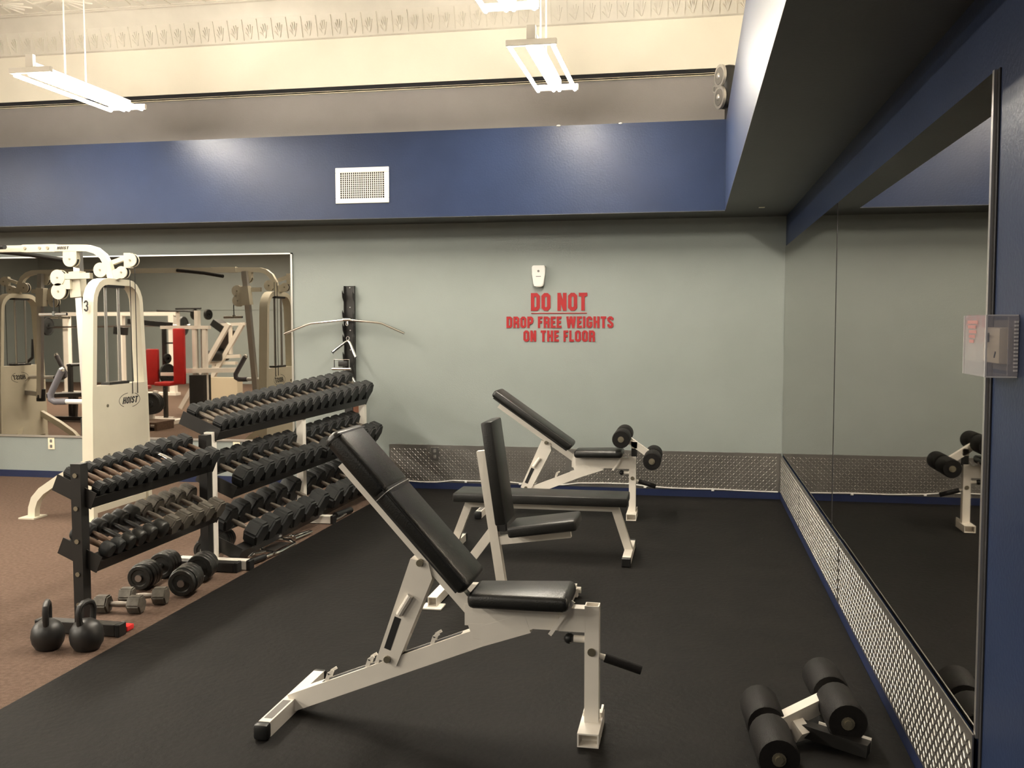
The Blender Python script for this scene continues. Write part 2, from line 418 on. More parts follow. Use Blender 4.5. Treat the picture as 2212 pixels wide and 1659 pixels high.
# three dark holes in the right plate
for k, zz in enumerate((0.36, 0.325, 0.29)):
    hp = G().cyl((RX - 0.0205, 5.10, zz), (RX - 0.017, 5.10, zz), 0.009, 8)
    part('screw_hole', hp, 'dark', bpy.data.objects['tread_plate.004'] if 'tread_plate.004' in bpy.data.objects else bpy.data.objects['tread_plate'])

# white cord along the foot of the plate
cpts = [(-2.72, 0.085), (-2.636, 0.079), (-2.43, 0.066), (-2.27, 0.069), (-2.121, 0.088), (-1.957, 0.087), (-1.75, 0.088), (-1.599, 0.089), (-1.494, 0.080), (-1.3, 0.074), (-1.11, 0.078), (-0.977, 0.097),
        (-0.75, 0.104), (-0.541, 0.104), (-0.388, 0.088), (-0.2, 0.079), (-0.085, 0.077), (0.191, 0.079), (0.45, 0.073), (0.735, 0.070)]
t = thing('extension_cord', 'white cord sagging along the bottom of the back tread plate', 'cord', (-1, D - 0.012, 0.07))
part('cable', G().sweep([(x, D - 0.0125, z) for x, z in cpts], 0.0062, 6), 'cord', t)
for x, z in ((-2.0, 0.083), (-1.5, 0.078), (-0.39, 0.085), (0.19, 0.074)):
    part('clip', G().box(x - 0.012, x + 0.012, D - 0.0215, D - 0.0125, z - 0.012, z + 0.002, 0.002), 'whiteplastic', t)

# ------------------------------------------------------------------ lettering by strokes
ORDER = [0]
def strokes(g, lines, t, place, closed=()):
    """thick mitred polylines, place(x, y, h) -> 3D"""
    for li, pts in enumerate(lines):
        cl = li in closed; ORDER[0] = li
        n = len(pts); P = [Vector((p[0], p[1])) for p in pts]
        L, Rr = [], []
        for i in range(n):
            a = P[i - 1] if (i > 0 or cl) else None; b = P[(i + 1) % n] if (i < n - 1 or cl) else None
            d0 = (P[i] - a).normalized() if a is not None else None; d1 = (b - P[i]).normalized() if b is not None else None
            if d0 is None: d0 = d1
            if d1 is None: d1 = d0
            nn = Vector((-(d0 + d1).y, (d0 + d1).x))
            if nn.length < 1e-6: nn = Vector((-d0.y, d0.x))
            nn.normalize(); k = 1 / max(0.5, nn.dot(Vector((-d0.y, d0.x))))
            L.append(P[i] + nn * t / 2 * k); Rr.append(P[i] - nn * t / 2 * k)
        rings = [[g.bm.verts.new(place(q.x, q.y, h)) for q, h in ((L[i], 1), (Rr[i], 1), (Rr[i], 0), (L[i], 0))] for i in range(n)]
        m = n if cl else n - 1
        for i in range(m):
            a, b = rings[i], rings[(i + 1) % n]
            for j in range(4): g.bm.faces.new((a[j], a[(j + 1) % 4], b[(j + 1) % 4], b[j]))
        if not cl: g.bm.faces.new(rings[0][::-1]); g.bm.faces.new(rings[-1])
def glyph(ch, W=0.52, t=0.20):
    a, b, lo, hi, c = t / 2, W - t / 2, t / 2, 1 - t / 2, 0.10
    ro = [(a + c, lo), (b - c, lo), (b, lo + c), (b, hi - c), (b - c, hi), (a + c, hi), (a, hi - c), (a, lo + c)]
    if ch == 'O': return W, [ro], (0,)
    if ch == 'D': return W, [[(a, lo), (b - c, lo), (b, lo + c), (b, hi - c), (b - c, hi), (a, hi)]], (0,)
    if ch == 'N': return W, [[(a, 0), (a, 1)], [(b, 0), (b, 1)], [(a, 0.93), (b, 0.07)]], ()
    if ch == 'T': return W * 0.92, [[(0, hi), (W * 0.92, hi)], [(W * 0.46, 0), (W * 0.46, hi)]], ()
    if ch == 'R': return W, [[(a, 0), (a, 1)], [(a, hi), (b - c, hi), (b, hi - c), (b, 0.48 + c), (b - c, 0.48), (a, 0.48)], [(b - c, 0.48), (b, 0.36), (b, 0)]], ()
    if ch == 'P': return W, [[(a, 0), (a, 1)], [(a, hi), (b - c, hi), (b, hi - c), (b, 0.42 + c), (b - c, 0.42), (a, 0.42)]], ()
    if ch == 'F': return W * 0.8, [[(a, 0), (a, 1)], [(a, hi), (W * 0.8, hi)], [(a, 0.52), (W * 0.72, 0.52)]], ()
    if ch == 'E': return W * 0.82, [[(a, 0), (a, 1)], [(a, hi), (W * 0.82, hi)], [(a, 0.51), (W * 0.74, 0.51)], [(a, lo), (W * 0.82, lo)]], ()
    if ch == 'L': return W * 0.78, [[(a, 0), (a, 1)], [(a, lo), (W * 0.78, lo)]], ()
    if ch == 'I': return t, [[(a, 0), (a, 1)]], ()
    if ch == 'H': return W, [[(a, 0), (a, 1)], [(b, 0), (b, 1)], [(a, 0.52), (b, 0.52)]], ()
    if ch == 'W': return W * 1.6, [[(a, 1), (W * 0.42, 0)], [(W * 0.42, 0), (W * 0.8, 1)], [(W * 0.8, 1), (W * 1.18, 0)], [(W * 1.18, 0), (W * 1.6 - a, 1)]], ()
    if ch == 'G': return W, [[(b, hi - 0.24), (b, hi - c), (b - c, hi), (a + c, hi), (a, hi - c), (a, lo + c), (a + c, lo), (b - c, lo), (b, lo + c), (b, 0.44), (W * 0.5, 0.44)]], ()
    if ch == 'S': return W, [[(b, 0.68), (b, hi - c), (b - c, hi), (a + c, hi), (a, hi - c), (a, 0.66), (a + c, 0.56), (b - c, 0.44), (b, 0.34), (b, lo + c), (b - c, lo), (a + c, lo), (a, lo + c), (a, 0.32)]], ()
    if ch == '3': return W, [[(a, 0.74), (a, hi - c), (a + c, hi), (b - c, hi), (b, hi - c), (b, 0.62), (b - c, 0.51), (W * 0.45, 0.51)], [(b - c, 0.51), (b, 0.40), (b, lo + c), (b - c, lo), (a + c, lo), (a, lo + c), (a, 0.26)]], ()
    return W * 0.42, [], ()
def word_width(s, gap=0.09): return sum(glyph(c)[0] + gap for c in s) - gap

sg = thing('wall_sign', 'red DO NOT DROP FREE WEIGHTS ON THE FLOOR lettering on the sage wall', 'sign', (-1.15, D, 1.355))
def line(txt, x0, x1, z0, z1):
    k = (x1 - x0) / word_width(txt); x = 0.0; h = z1 - z0
    for c in txt:
        wd, ls, cl = glyph(c)
        if ls:
            gg = G(); xx = x
            strokes(gg, ls, 0.20, lambda px, py, hh: (x0 + (xx + px) * k, D - 0.001 - (0.006 + 0.0004 * ORDER[0]) * hh, z0 + py * h), cl)
            part('letter', gg, 'red', sg)
        x += wd + 0.09
line('DO NOT', -1.405, -0.905, 1.622, 1.779)
part('underline', G().box(-1.402, -0.908, D - 0.006, D - 0.001, 1.597, 1.604), 'red', sg)
line('DROP FREE WEIGHTS', -1.625, -0.675, 1.471, 1.572)
line('ON THE FLOOR', -1.472, -0.836, 1.350, 1.449)

# ------------------------------------------------------------------ wall furniture
# white dispenser
def dispenser(x, y, z, sgn, label):
    t = thing('wall_dispenser', label, 'dispenser', (x, y, z - 0.09))
    gg = G()
    prof = [(-0.055, 0.095), (0.055, 0.095), (0.060, 0.085), (0.058, 0.02), (0.045, -0.075), (0.032, -0.093), (-0.032, -0.093), (-0.045, -0.075), (-0.058, 0.02), (-0.060, 0.085)]
    gg.prism([(x + a, z + b) for a, b in prof], 1, y - sgn * 0.001, y - sgn * 0.055)
    bmesh.ops.bevel(gg.bm, geom=[e for e in gg.bm.edges], offset=0.008, segments=2, affect='EDGES')
    part('housing', gg, 'whiteplastic', t)
    part('nozzle', G().cyl((x, y - sgn * 0.054, z + 0.045), (x, y - sgn * 0.058, z + 0.045), 0.010, 12), 'cone', t)
    part('logo_bar', G().box(x - 0.022, x + 0.022, min(y - sgn * 0.057, y - sgn * 0.0545), max(y - sgn * 0.057, y - sgn * 0.0545), z - 0.005, z + 0.001), 'cone', t)
dispenser(-1.33, D, 1.924, 1, 'white air freshener dispenser on the sage wall above the red lettering')
dispenser(-7.92, FY, 1.79, -1, 'white dispenser on the opposite wall, seen only in the mirror')

# air vent
t = thing('air_vent', 'white rectangular air vent on the navy bulkhead', 'vent', (-2.787, YB, 2.54))
vx0, vx1, vz0, vz1 = -3.026, -2.548, 2.540, 2.843
fr = G(); e = 0.042
fr.box(vx0, vx1, YB - 0.012, YB - 0.001, vz1 - e, vz1, 0.003); fr.box(vx0, vx1, YB - 0.012, YB - 0.001, vz0, vz0 + e, 0.003)
fr.box(vx0, vx0 + e, YB - 0.012, YB - 0.001, vz0 + e, vz1 - e, 0.003); fr.box(vx1 - e, vx1, YB - 0.012, YB - 0.001, vz0 + e, vz1 - e, 0.003)
part('frame', fr, 'paint_white', t)
part('duct', G().box(vx0 + e, vx1 - e, YB - 0.002, YB - 0.001, vz0 + e, vz1 - e), 'dark', t)
gr = G(); nv = 21
for i in range(1, nv): x = vx0 + e + (vx1 - vx0 - 2 * e) * i / nv; gr.box(x - 0.0023, x + 0.0023, YB - 0.011, YB - 0.003, vz0 + e, vz1 - e)
for i in range(1, 12): z = vz0 + e + (vz1 - vz0 - 2 * e) * i / 12; gr.box(vx0 + e, vx1 - e, YB - 0.008, YB - 0.004, z - 0.0018, z + 0.0018)
part('grille', gr, 'paint_white', t, stuff=True)

# outlets
def outlet(x, y, z, label, m='ivory'):
    t = thing('wall_outlet', label, 'outlet', (x, y, z - 0.058))
    part('cover_plate', G().box(x - 0.036, x + 0.036, y - 0.008, y - 0.001, z - 0.058, z + 0.058, 0.003), m, t)
    for dz in (-0.026, 0.026):
        part('socket', G().box(x - 0.013, x + 0.013, y - 0.010, y - 0.007, z + dz - 0.015, z + dz + 0.015, 0.003), 'cone', t)
outlet(-6.19, D, 0.337, 'ivory wall outlet under the mirror, left of the ivory tower')
outlet(-4.23, D, 0.337, 'ivory wall outlet under the mirror, behind the dumbbell racks')
outlet(-2.29, D - 0.004, 0.33, 'small outlet cover on the back tread plate', 'steel')

# speaker standing on the bulkhead corner
t = thing('wall_speaker', 'small silver speaker with two cones at the bulkhead corner', 'speaker', (0.18, 8.2, ZB))
ms = Matrix.Translation((0.205, 8.12, 3.42)) @ Matrix.Rotation(R(-66), 4, 'Z')
def loc(geo_fn):
    gg = G(); n0 = 0; geo_fn(gg); gg._place(gg.bm.verts[:], ms); return gg
part('cabinet', loc(lambda q: q.box(-0.085, 0.085, 0.0, 0.14, -0.17, 0.17, 0.05, 4)), 'blackplastic', t)
part('faceplate', loc(lambda q: (q.cyl((0, -0.012, 0.085), (0, 0.01, 0.085), 0.092, 24), q.cyl((0, -0.012, -0.085), (0, 0.01, -0.085), 0.092, 24), q.cyl((-0.085, -0.012, 0.0), (-0.085, 0.01, 0.0), 0.032, 16))), 'silver', t)
for zz in (0.085, -0.085):
    part('cone', loc(lambda q: q.lathe([(0.070, -0.0), (0.066, 0.004), (0.03, -0.012 + 0.018), (0.0, 0.005)], Matrix.Translation((0, -0.0135, zz)) @ Matrix.Rotation(R(90), 4, 'X'), 24)), 'cone', t)
    part('dust_cap', loc(lambda q: q.ball((0, -0.016, zz), 0.026, 0.014, 0.026, 12, 8)), 'silver', t)
part('tweeter', loc(lambda q: q.cyl((-0.085, -0.016, 0), (-0.085, -0.011, 0), 0.020, 12)), 'cone', t)
part('stand', loc(lambda q: (q.box(-0.05, 0.05, 0.02, 0.12, -0.29, -0.275), q.box(-0.02, 0.02, 0.05, 0.09, -0.28, -0.16))), 'blackplastic', t)

single('soffit_sticker', G().box(0.50, 0.545, 7.76, 7.82, ZS - 0.0015, ZS - 0.0002), 'ivory', 'small pale sticker on the dark soffit underside', 'sticker')

# thermostat and its clear guard on the right wall
t = thing('thermostat', 'ivory thermostat inside the clear guard on the navy wall', 'thermostat', (RX, 2.59, 1.40))
part('housing', G().box(0.733, RX - 0.003, 2.525, 2.655, 1.402, 1.492, 0.008, 2), 'ivory', t)
part('display', G().box(0.7315, 0.734, 2.60, 2.63, 1.455, 1.478), 'cone', t)
part('lever', G().bar((0.7325, 2.545, 1.432), (0.7325, 2.555, 1.418), 0.003, 0.004), 'dark', t)
part('wall_plate', G().box(RX - 0.004, RX - 0.001, 2.515, 2.68, 1.385, 1.51), 'cone', t)
t = thing('thermostat_guard', 'clear plastic guard box over the ivory thermostat', 'guard', (RX, 2.6, 1.375))
x0, x1, y0, y1, z0, z1, k = 0.697, RX - 0.001, 2.500, 2.692, 1.372, 1.522, 0.003
sh = G(); sh.box(x0, x0 + k, y0, y1, z0, z1); sh.box(x0 + k, x1, y0, y0 + k, z0, z1); sh.box(x0 + k, x1, y1 - k, y1, z0, z1)
sh.box(x0 + k, x1, y0 + k, y1 - k, z0, z0 + k); sh.box(x0 + k, x1, y0 + k, y1 - k, z1 - k, z1)
part('shell', sh, 'acrylic', t)
for nm, bx in (('edge', (x0 - 0.001, x0 + 0.003, y0 - 0.001, y0 + 0.003, z0, z1)), ('edge', (x0 - 0.001, x0 + 0.002, y1 - 0.002, y1 + 0.001, z0, z1)), ('edge', (x0, x1, y0 - 0.001, y0 + 0.002, z1 - 0.002, z1 + 0.001)), ('edge', (x0, x1, y0 - 0.001, y0 + 0.002, z0 - 0.001, z0 + 0.002))):
    part(nm, G().box(*bx), 'acrylic_edge', t, 'pale edge strip with the highlight in its colour')  # brighter strips laid along the box edges to paint in their highlights
rb = G()
for i in range(14): rb.box(RX - 0.010, RX - 0.002, y0 - 0.006, y0 - 0.0005, z0 + 0.014 + i * 0.009, z0 + 0.0185 + i * 0.009)
part('vent_ribs', rb, 'acrylic_edge', t, stuff=True)
part('flange', G().box(RX - 0.024, RX - 0.001, y0 - 0.004, y0 - 0.0002, z0 + 0.004, z1 - 0.004), 'acrylic', t)
pr_ = G()
for zz, a, b in ((1.505, 2.52, 2.665), (1.493, 2.535, 2.66), (1.481, 2.53, 2.65), (1.469, 2.54, 2.648), (1.457, 2.55, 2.645)): pr_.box(x0 - 0.0008, x0 - 0.0002, a + 0.05, b - 0.005, zz - 0.004, zz + 0.004)
part('print', pr_, 'pinkish', t)

# accessory rack with chrome bars
t = thing('bar_rack', 'black notched accessory rack on the back wall holding chrome bars', 'rack', (-3.08, D, 0.62))
part('back_plate', G().box(-3.135, -3.035, D - 0.006, D - 0.001, 0.62, 1.855), 'blacksteel', t)
for x in (-3.135, -3.038):
    pts = [(D - 0.001, 0.62), (D - 0.001, 1.855), (D - 0.03, 1.855)]
    for hz in (1.80, 1.62, 1.50, 1.40, 1.24, 1.12, 0.98, 0.82):
        pts += [(D - 0.035, hz - 0.02), (D - 0.060, hz - 0.005), (D - 0.072, hz + 0.012), (D - 0.076, hz - 0.012), (D - 0.066, hz - 0.05), (D - 0.035, hz - 0.085)]
    pts += [(D - 0.03, 0.62)]
    part('notched_flange', G().prism(pts, 0, x - 0.0025, x + 0.0025), 'blacksteel', t)
for z in (1.84, 1.66, 1.45, 1.27): part('screw', G().cyl((-3.085, D - 0.009, z), (-3.085, D - 0.006, z), 0.006, 8), 'chrome', t)
yb = D - 0.082
t = thing('lat_bar', 'long chrome pulldown bar with bent ends hung on the black wall rack', 'bar', (-3.1, yb, 1.42))
part('bar', G().sweep([(-3.689, yb - 0.02, 1.418), (-3.47, yb, 1.503), (-3.43, yb, 1.514), (-3.15, yb, 1.541), (-3.04, yb, 1.543), (-2.80, yb, 1.520), (-2.755, yb, 1.512), (-2.54, yb - 0.02, 1.422)], 0.0125, 10), 'chrome', t)
part('swivel', G().cyl((-3.125, yb, 1.548), (-3.05, yb, 1.548), 0.018, 12).sweep([(-3.09, yb - 0.004, 1.53), (-3.095, yb - 0.012, 1.50), (-3.085, yb - 0.012, 1.49), (-3.075, yb - 0.012, 1.50), (-3.08, yb - 0.004, 1.53)], 0.004, 6), 'chrome', t)
t = thing('press_bar', 'chrome V shaped press bar hung below the long bar', 'bar', (-3.08, yb, 1.2))
yv = yb - 0.012
part('bar', G().sweep([(-3.218, yv - 0.03, 1.25), (-3.10, yv, 1.345), (-3.078, yv, 1.355), (-3.06, yv, 1.340), (-2.994, yv - 0.03, 1.208)], 0.0125, 10), 'chrome', t)
part('eyelet', G().sweep([(-3.078 + 0.014 * math.cos(a), yv, 1.378 + 0.016 * math.sin(a)) for a in [2 * PI * i / 10 for i in range(11)]], 0.004, 6), 'chrome', t)
for p, q in (((-3.226, yv - 0.034, 1.262), (-3.208, yv - 0.026, 1.236)), ((-3.004, yv - 0.034, 1.200), (-2.982, yv - 0.026, 1.214))): part('end_collar', G().bar(p, q, 0.034, 0.006), 'chrome', t)
t = thing('cable_attachment', 'chrome square stirrup handle hung above the dumbbells', 'cable attachment', (-3.13, yb, 1.095))
ys = yb - 0.03
part('frame', G().sweep([(-3.205, ys, 1.10), (-3.205, ys, 1.185), (-3.06, ys, 1.185), (-3.06, ys, 1.10)], 0.006, 8), 'chrome', t)
part('grip', G().cyl((-3.225, ys, 1.10), (-3.045, ys, 1.10), 0.014, 12), 'chrome', t)
part('buckle', G().box(-3.17, -3.08, ys + 0.004, ys + 0.028, 1.12, 1.172, 0.006, 2), 'blacksteel', t)
t = thing('cable_attachment', 'chrome double row handle hung lowest on the black wall rack', 'cable attachment', (-3.08, yb, 0.93))
yr = yb - 0.03
part('frame', G().sweep([(-3.24, yr - 0.02, 0.985), (-3.15, yr, 1.045), (-3.09, yr, 1.05), (-3.03, yr, 1.02), (-2.985, yr - 0.02, 0.955)], 0.010, 8), 'chrome', t)
part('grip', G().cyl((-3.065, yr - 0.012, 1.005), (-3.005, yr - 0.03, 0.965), 0.018, 12), 'chrome', t)
part('grip', G().cyl((-3.24, yr - 0.03, 0.965), (-3.16, yr - 0.01, 1.01), 0.014, 12), 'chrome', t)
t = thing('lifting_belt', 'dark hanging belt with a brown patch below the chrome handles', 'belt', (-3.05, yb, 0.60))
part('strap', G().sweep([(-3.07, yb, 0.88), (-3.075, yb - 0.015, 0.8), (-3.07, yb - 0.02, 0.7), (-3.05, yb - 0.02, 0.62)], 0, rect=(0.07, 0.012), up=(0, -1, 0)), 'blackplastic', t)
part('patch', G().box(-3.032, -2.965, yb - 0.024, yb - 0.012, 0.70, 0.80, 0.004), 'leather', t)
part('roll', G().cyl((-3.07, yb - 0.04, 0.66), (-2.99, yb - 0.04, 0.64), 0.045, 14), 'blackplastic', t)

# ------------------------------------------------------------------ benches
def incline_bench(loc, ang, label, cover, attach):
    t = thing('incline_bench', label, 'bench', (0, 0, 0), 'adjustable incline benches')
    h = 0.0265
    part('post', G().hollow((0, 0, 0.05), (0, 0, 0.487), 0.052, 0.052, up=(1, 0, 0)), 'white', t)
    ft = G().hollow((-0.002, -0.125, 0.033), (-0.002, 0.105, 0.033), 0.076, 0.05, t=0.005)
    ft.box(-0.036, -0.028, 0.03, 0.11, 0.05, 0.075); ft.box(0.026, 0.034, 0.03, 0.11, 0.05, 0.075)
    part('front_foot', ft, 'white', t)
    f = G(); f.box(-0.12, -0.024, -h, h, 0.390, 0.476); f.box(-0.470, -0.1205, -h, h, 0.392, 0.472); part('seat_frame', f, 'white', t)
    bm_ = G(); bm_.bar((-1.16, 0, 0.046), (-0.27, 0, 0.405), 0.05, 0.068); bm_.bar((-0.41, 0, 0.352), (-0.235, 0, 0.412), 0.054, 0.074)
    bm_.prism([(-0.46, 0.40), (-0.20, 0.40), (-0.23, 0.385), (-0.35, 0.335), (-0.44, 0.345)], 1, -0.0268, 0.0268)
    main = part('main_beam', bm_, 'white', t)
    dx = Vector((0.89, 0, 0.359)).normalized(); nz = Vector((-dx.z, 0, dx.x))
    s0 = Vector((-1.16, 0, 0.046))
    sl = G(); sl.bar(s0 + dx * 0.15 + nz * 0.0348, s0 + dx * 0.74 + nz * 0.0348, 0.026, 0.002, up=nz); part('beam_slot', sl, 'dark', main, 'dark slot along the beam top')
    for d in (0.17, 0.345, 0.385, 0.62):
        q = s0 + dx * d + nz * 0.034
        for y in (-0.018, 0.018):
            hk = G(); hk.bar(q + Vector((0, y, 0)), q + Vector((0.010, y, 0.030)), 0.006, 0.014, up=(1, 0, 0)); hk.bar(q + Vector((0.006, y, 0.028)), q + Vector((0.028, y, 0.042)), 0.006, 0.010)
            part('ladder_hook', hk, 'white', t)
    rf = G(); rf.bar((-1.165, -0.245, 0.037), (-1.165, 0.275, 0.037), 0.045, 0.056); part('rear_foot', rf, 'white', t)
    part('foot_recess', G().box(-1.180, -1.150, -0.215, -0.045, 0.0652, 0.0662), 'cone', t)
    for y0, y1 in ((-0.285, -0.243), (0.273, 0.30)):
        part('rubber_cap', G().box(-1.193, -1.137, y0, y1, 0.0085, 0.068, 0.012, 2), 'blackplastic', t)
    part('cap_screw', G().cyl((-1.1945, -0.262, 0.045), (-1.1925, -0.262, 0.045), 0.008, 8), 'chrome', t)
    # back rest
    u = Vector((-math.cos(R(ang)), 0, math.sin(R(ang)))); n_ = Vector((math.sin(R(ang)), 0, math.cos(R(ang))))
    H = Vector((-0.483, 0, 0.452))
    Q = lambda a, b, y=0.0: H + u * a + n_ * b + Vector((0, y, 0))
    bt = G(); bt.bar(Q(-0.02, 0.025), Q(0.70, 0.025), 0.05, 0.05, up=n_); part('back_tube', bt, 'white', t)
    part('back_board', G().bar(Q(0.06, 0.056), Q(0.76, 0.056), 0.20, 0.012, up=n_), 'dark', t)
    bp = pad(G(), Q(0.045, 0.062), Q(0.782, 0.062), 0.265, 0.060, n_, 0.022, 3)
    part('back_pad', bp, 'vinyl', t)
    for y in (-0.1365, 0.1365): part('piping', G().sweep([Q(0.07, 0.112, y * 0.955), Q(0.76, 0.112, y * 0.955)], 0.003, 6), 'vinyl', t)
    if cover:
        cv = pad(G(), Q(0.50, 0.0585), Q(0.792, 0.0585), 0.274, 0.068, n_, 0.024, 3); part('head_cover', cv, 'vinyl', t, 'slip cover over the upper pad')
        part('cover_seam_highlight', G().sweep([Q(0.497, 0.068, -0.139), Q(0.497, 0.117, -0.137), Q(0.497, 0.130, -0.115), Q(0.497, 0.136, 0), Q(0.497, 0.130, 0.115), Q(0.497, 0.117, 0.137)], 0.0022, 6), 'cone', t)  # slip cover seam; its highlight is put into the grey colour
        part('cover_band', G().bar(Q(0.765, 0.094), Q(0.772, 0.094), 0.2745, 0.070, up=n_), 'blackplastic', t)
    # seat
    sp_ = pad(G(), (-0.445, 0, 0.474), (-0.072, 0, 0.484), 0.255, 0.056, (0, 0, 1), 0.022, 3, taper=(0.78, 1.0)); part('seat_pad', sp_, 'vinyl', t)
    # strut
    top = Q(0.228, 0.0); dd = 0.395
    # lower end sits on the beam
    best = None
    for i in range(200):
        x = -1.05 + i * 0.004; z = 0.257 + (x + 0.746) * 0.42
        e = abs((Vector((x, 0, z)) - top).length - dd)
        if (x < top.x - 0.05) and (best is None or e < best[0]): best = (e, x, z)
    low = Vector((best[1], 0, best[2]))
    ax = (top - low).normalized(); sx = Vector((-ax.z, 0, ax.x))
    st = G()
    poly = [low - ax * 0.015 + sx * 0.040, low - ax * 0.015 - sx * 0.040, top - ax * 0.04 - sx * 0.062, top + ax * 0.01 - sx * 0.03, top + ax * 0.0 + sx * 0.04]
    st.prism([(p.x, p.z) for p in poly], 1, -0.034, 0.034); so_ = part('strut', st, 'white', t)
    a0, a1 = low + ax * 0.035 + sx * 0.012, low + ax * 0.165 + sx * 0.012
    sl = G(); sl.prism([(p.x, p.z) for p in (a0 + sx * 0.014, a0 - sx * 0.012, a1 - sx * 0.012, a1 + sx * 0.014)], 1, -0.0352, -0.0338); part('strut_slot', sl, 'dark', so_, 'black slot in the strut')
    gp = G(); gp.cyl(tuple(a1 + ax * 0.015 + Vector((0, -0.043, 0))), tuple(a1 + ax * 0.10 + Vector((0, -0.043, 0)) - sx * 0.018), 0.012, 10); part('pull_handle', gp, 'white', so_)
    for p in (low, top + ax * -0.0):
        part('bolt', G().cyl((p.x, -0.046, p.z), (p.x, 0.046, p.z), 0.013, 10), 'bolt', t)
    # pin, handle, lever
    part('pin_sleeve', G().cyl((-0.068, 0, 0.357), (-0.026, 0, 0.357), 0.013, 12), 'white', t)
    part('knob', G().ball((-0.084, 0, 0.357), 0.020, u=14, v=10), 'blackplastic', t)
    part('bolt', G().cyl((0, -0.031, 0.319), (0, -0.026, 0.319), 0.015, 12), 'bolt', t)
    part('handle_stub', G().cyl((0.024, 0, 0.299), (0.052, 0, 0.292), 0.011, 12), 'white', t)
    part('grip', G().cyl((0.046, 0, 0.294), (0.178, 0, 0.256), 0.0175, 14), 'foam', t)
    part('lever', G().bar((-0.064, -0.045, 0.507), (-0.150, -0.045, 0.380), 0.005, 0.014, up=(1, 0, 0.7)), 'white', t)
    if attach:
        a = G(); a.bar((0.012, 0, 0.48), (0.012, 0, 0.555), 0.042, 0.042, up=(1, 0, 0)); la = part('leg_attachment', a, 'blacksteel', t, 'roller arm slotted into the post')
        am = G(); am.bar((-0.05, 0, 0.628), (0.157, 0, 0.482), 0.045, 0.05); am.bar((0.012, 0, 0.55), (0.012, 0, 0.60), 0.045, 0.045, up=(1, 0, 0)); part('arm', am, 'white', la)
        rollers(la, Vector((-0.075, 0, 0.642)), Vector((0, 1, 0)), 0.067, 0.24)
        rollers(la, Vector((0.155, 0, 0.482)), Vector((0, 1, 0)), 0.067, 0.24)
    t.location = loc
    return t
def rollers(parent, c, d, r, half):
    part('axle', G().cyl(c - d * (half + 0.01), c + d * (half + 0.01), 0.013, 10), 'bolt', parent)
    for s in (-1, 1):
        a, b = c + d * s * 0.028, c + d * s * half
        m = Matrix.Translation(a) @ (b - a).to_track_quat('Z', 'Y').to_matrix().to_4x4(); L = (b - a).length
        part('foam_roller', G().lathe([(0.02, 0.0), (r * 0.94, 0), (r, 0.008), (r, L - 0.012), (r * 0.93, L), (0.022, L), (0.02, L - 0.004)], m, 22), 'foam', parent)
        part('end_washer', G().cyl(b, b + (b - a).normalized() * 0.004, 0.023, 14), 'bolt', parent)
incline_bench((-0.345, 3.44, 0.0), 47.6, 'nearest white incline bench, backrest raised with a slip cover', True, False)
incline_bench((-0.440, 7.44, 0.0), 34.7, 'far white incline bench with foam leg rollers by the back wall', False, True)

# flat bench
yc = 6.165
t = thing('flat_bench', 'white flat bench with a long black pad between the other benches', 'bench', (-0.95, yc, 0))
part('pad', pad(G(), (-1.515, yc, 0.352), (-0.39, yc, 0.352), 0.285, 0.058, (0, 0, 1), 0.010, 2), 'vinyl', t)
part('rail', G().box(-1.46, -0.455, yc - 0.026, yc + 0.026, 0.302, 0.350), 'white', t)
part('leg', G().bar((-0.475, yc, 0.325), (-0.385, yc, 0.055), 0.05, 0.05, up=(1, 0, 0)), 'white', t)
part('leg', G().bar((-1.435, yc, 0.325), (-1.545, yc, 0.04), 0.05, 0.05, up=(1, 0, 0)), 'white', t)
for x in (-0.385, -1.545):
    part('foot', G().bar((x, yc - 0.25, 0.036), (x, yc + 0.25, 0.036), 0.052, 0.05), 'white', t)
    for s in (-1, 1): part('rubber_cap', G().box(x - 0.029, x + 0.029, yc + s * 0.262 - 0.016, yc + s * 0.262 + 0.016, 0.0085, 0.064, 0.004), 'blackplastic', t)

# upright bench
yc = 5.19
t = thing('upright_bench', 'white upright bench with an almost vertical black backrest', 'bench', (-1.0, yc, 0))
part('post', G().bar((-1.02, yc, 0.03), (-1.138, yc, 0.805), 0.054, 0.05, up=(1, 0, 0)), 'white', t)
part('brace', G().bar((-1.065, yc, 0.375), (-1.315, yc, 0.04), 0.046, 0.05, up=(1, 0, 1)), 'white', t)
part('base_rail', G().bar((-1.32, yc, 0.035), (-0.60, yc, 0.035), 0.045, 0.045), 'white', t)
part('rear_foot', G().hollow((-1.33, yc - 0.35, 0.043), (-1.33, yc + 0.33, 0.043), 0.05, 0.05), 'white', t)
part('front_foot', G().hollow((-0.635, yc - 0.20, 0.043), (-0.635, yc + 0.06, 0.043), 0.048, 0.048), 'white', t)
part('stub', G().cyl((-0.73, yc + 0.01, 0.045), (-0.585, yc + 0.01, 0.045), 0.018, 12), 'white', t)
for x, y in ((-1.33, yc - 0.33), (-1.33, yc + 0.31)): part('foot_plate', G().box(x - 0.055, x + 0.055, y - 0.05, y + 0.05, 0.0085, 0.0175, 0.002), 'white', t)
for x, y in ((-0.635, yc - 0.18), (-0.635, yc + 0.04)): part('foot_plate', G().box(x - 0.03, x + 0.03, y - 0.02, y + 0.02, 0.0085, 0.0188), 'white', t)
part('seat_tube', G().bar((-1.05, yc, 0.306), (-0.64, yc, 0.363), 0.042, 0.046), 'white', t)
part('seat_pad', pad(G(), (-0.965, yc, 0.347), (-0.592, yc, 0.402), 0.275, 0.060, (0, 0, 1), 0.014, 3), 'vinyl', t)
part('back_pad', pad(G(), (-1.036, yc, 0.412), (-1.116, yc, 0.972), 0.275, 0.060, (1, 0, 0.1), 0.010, 2), 'vinyl', t)
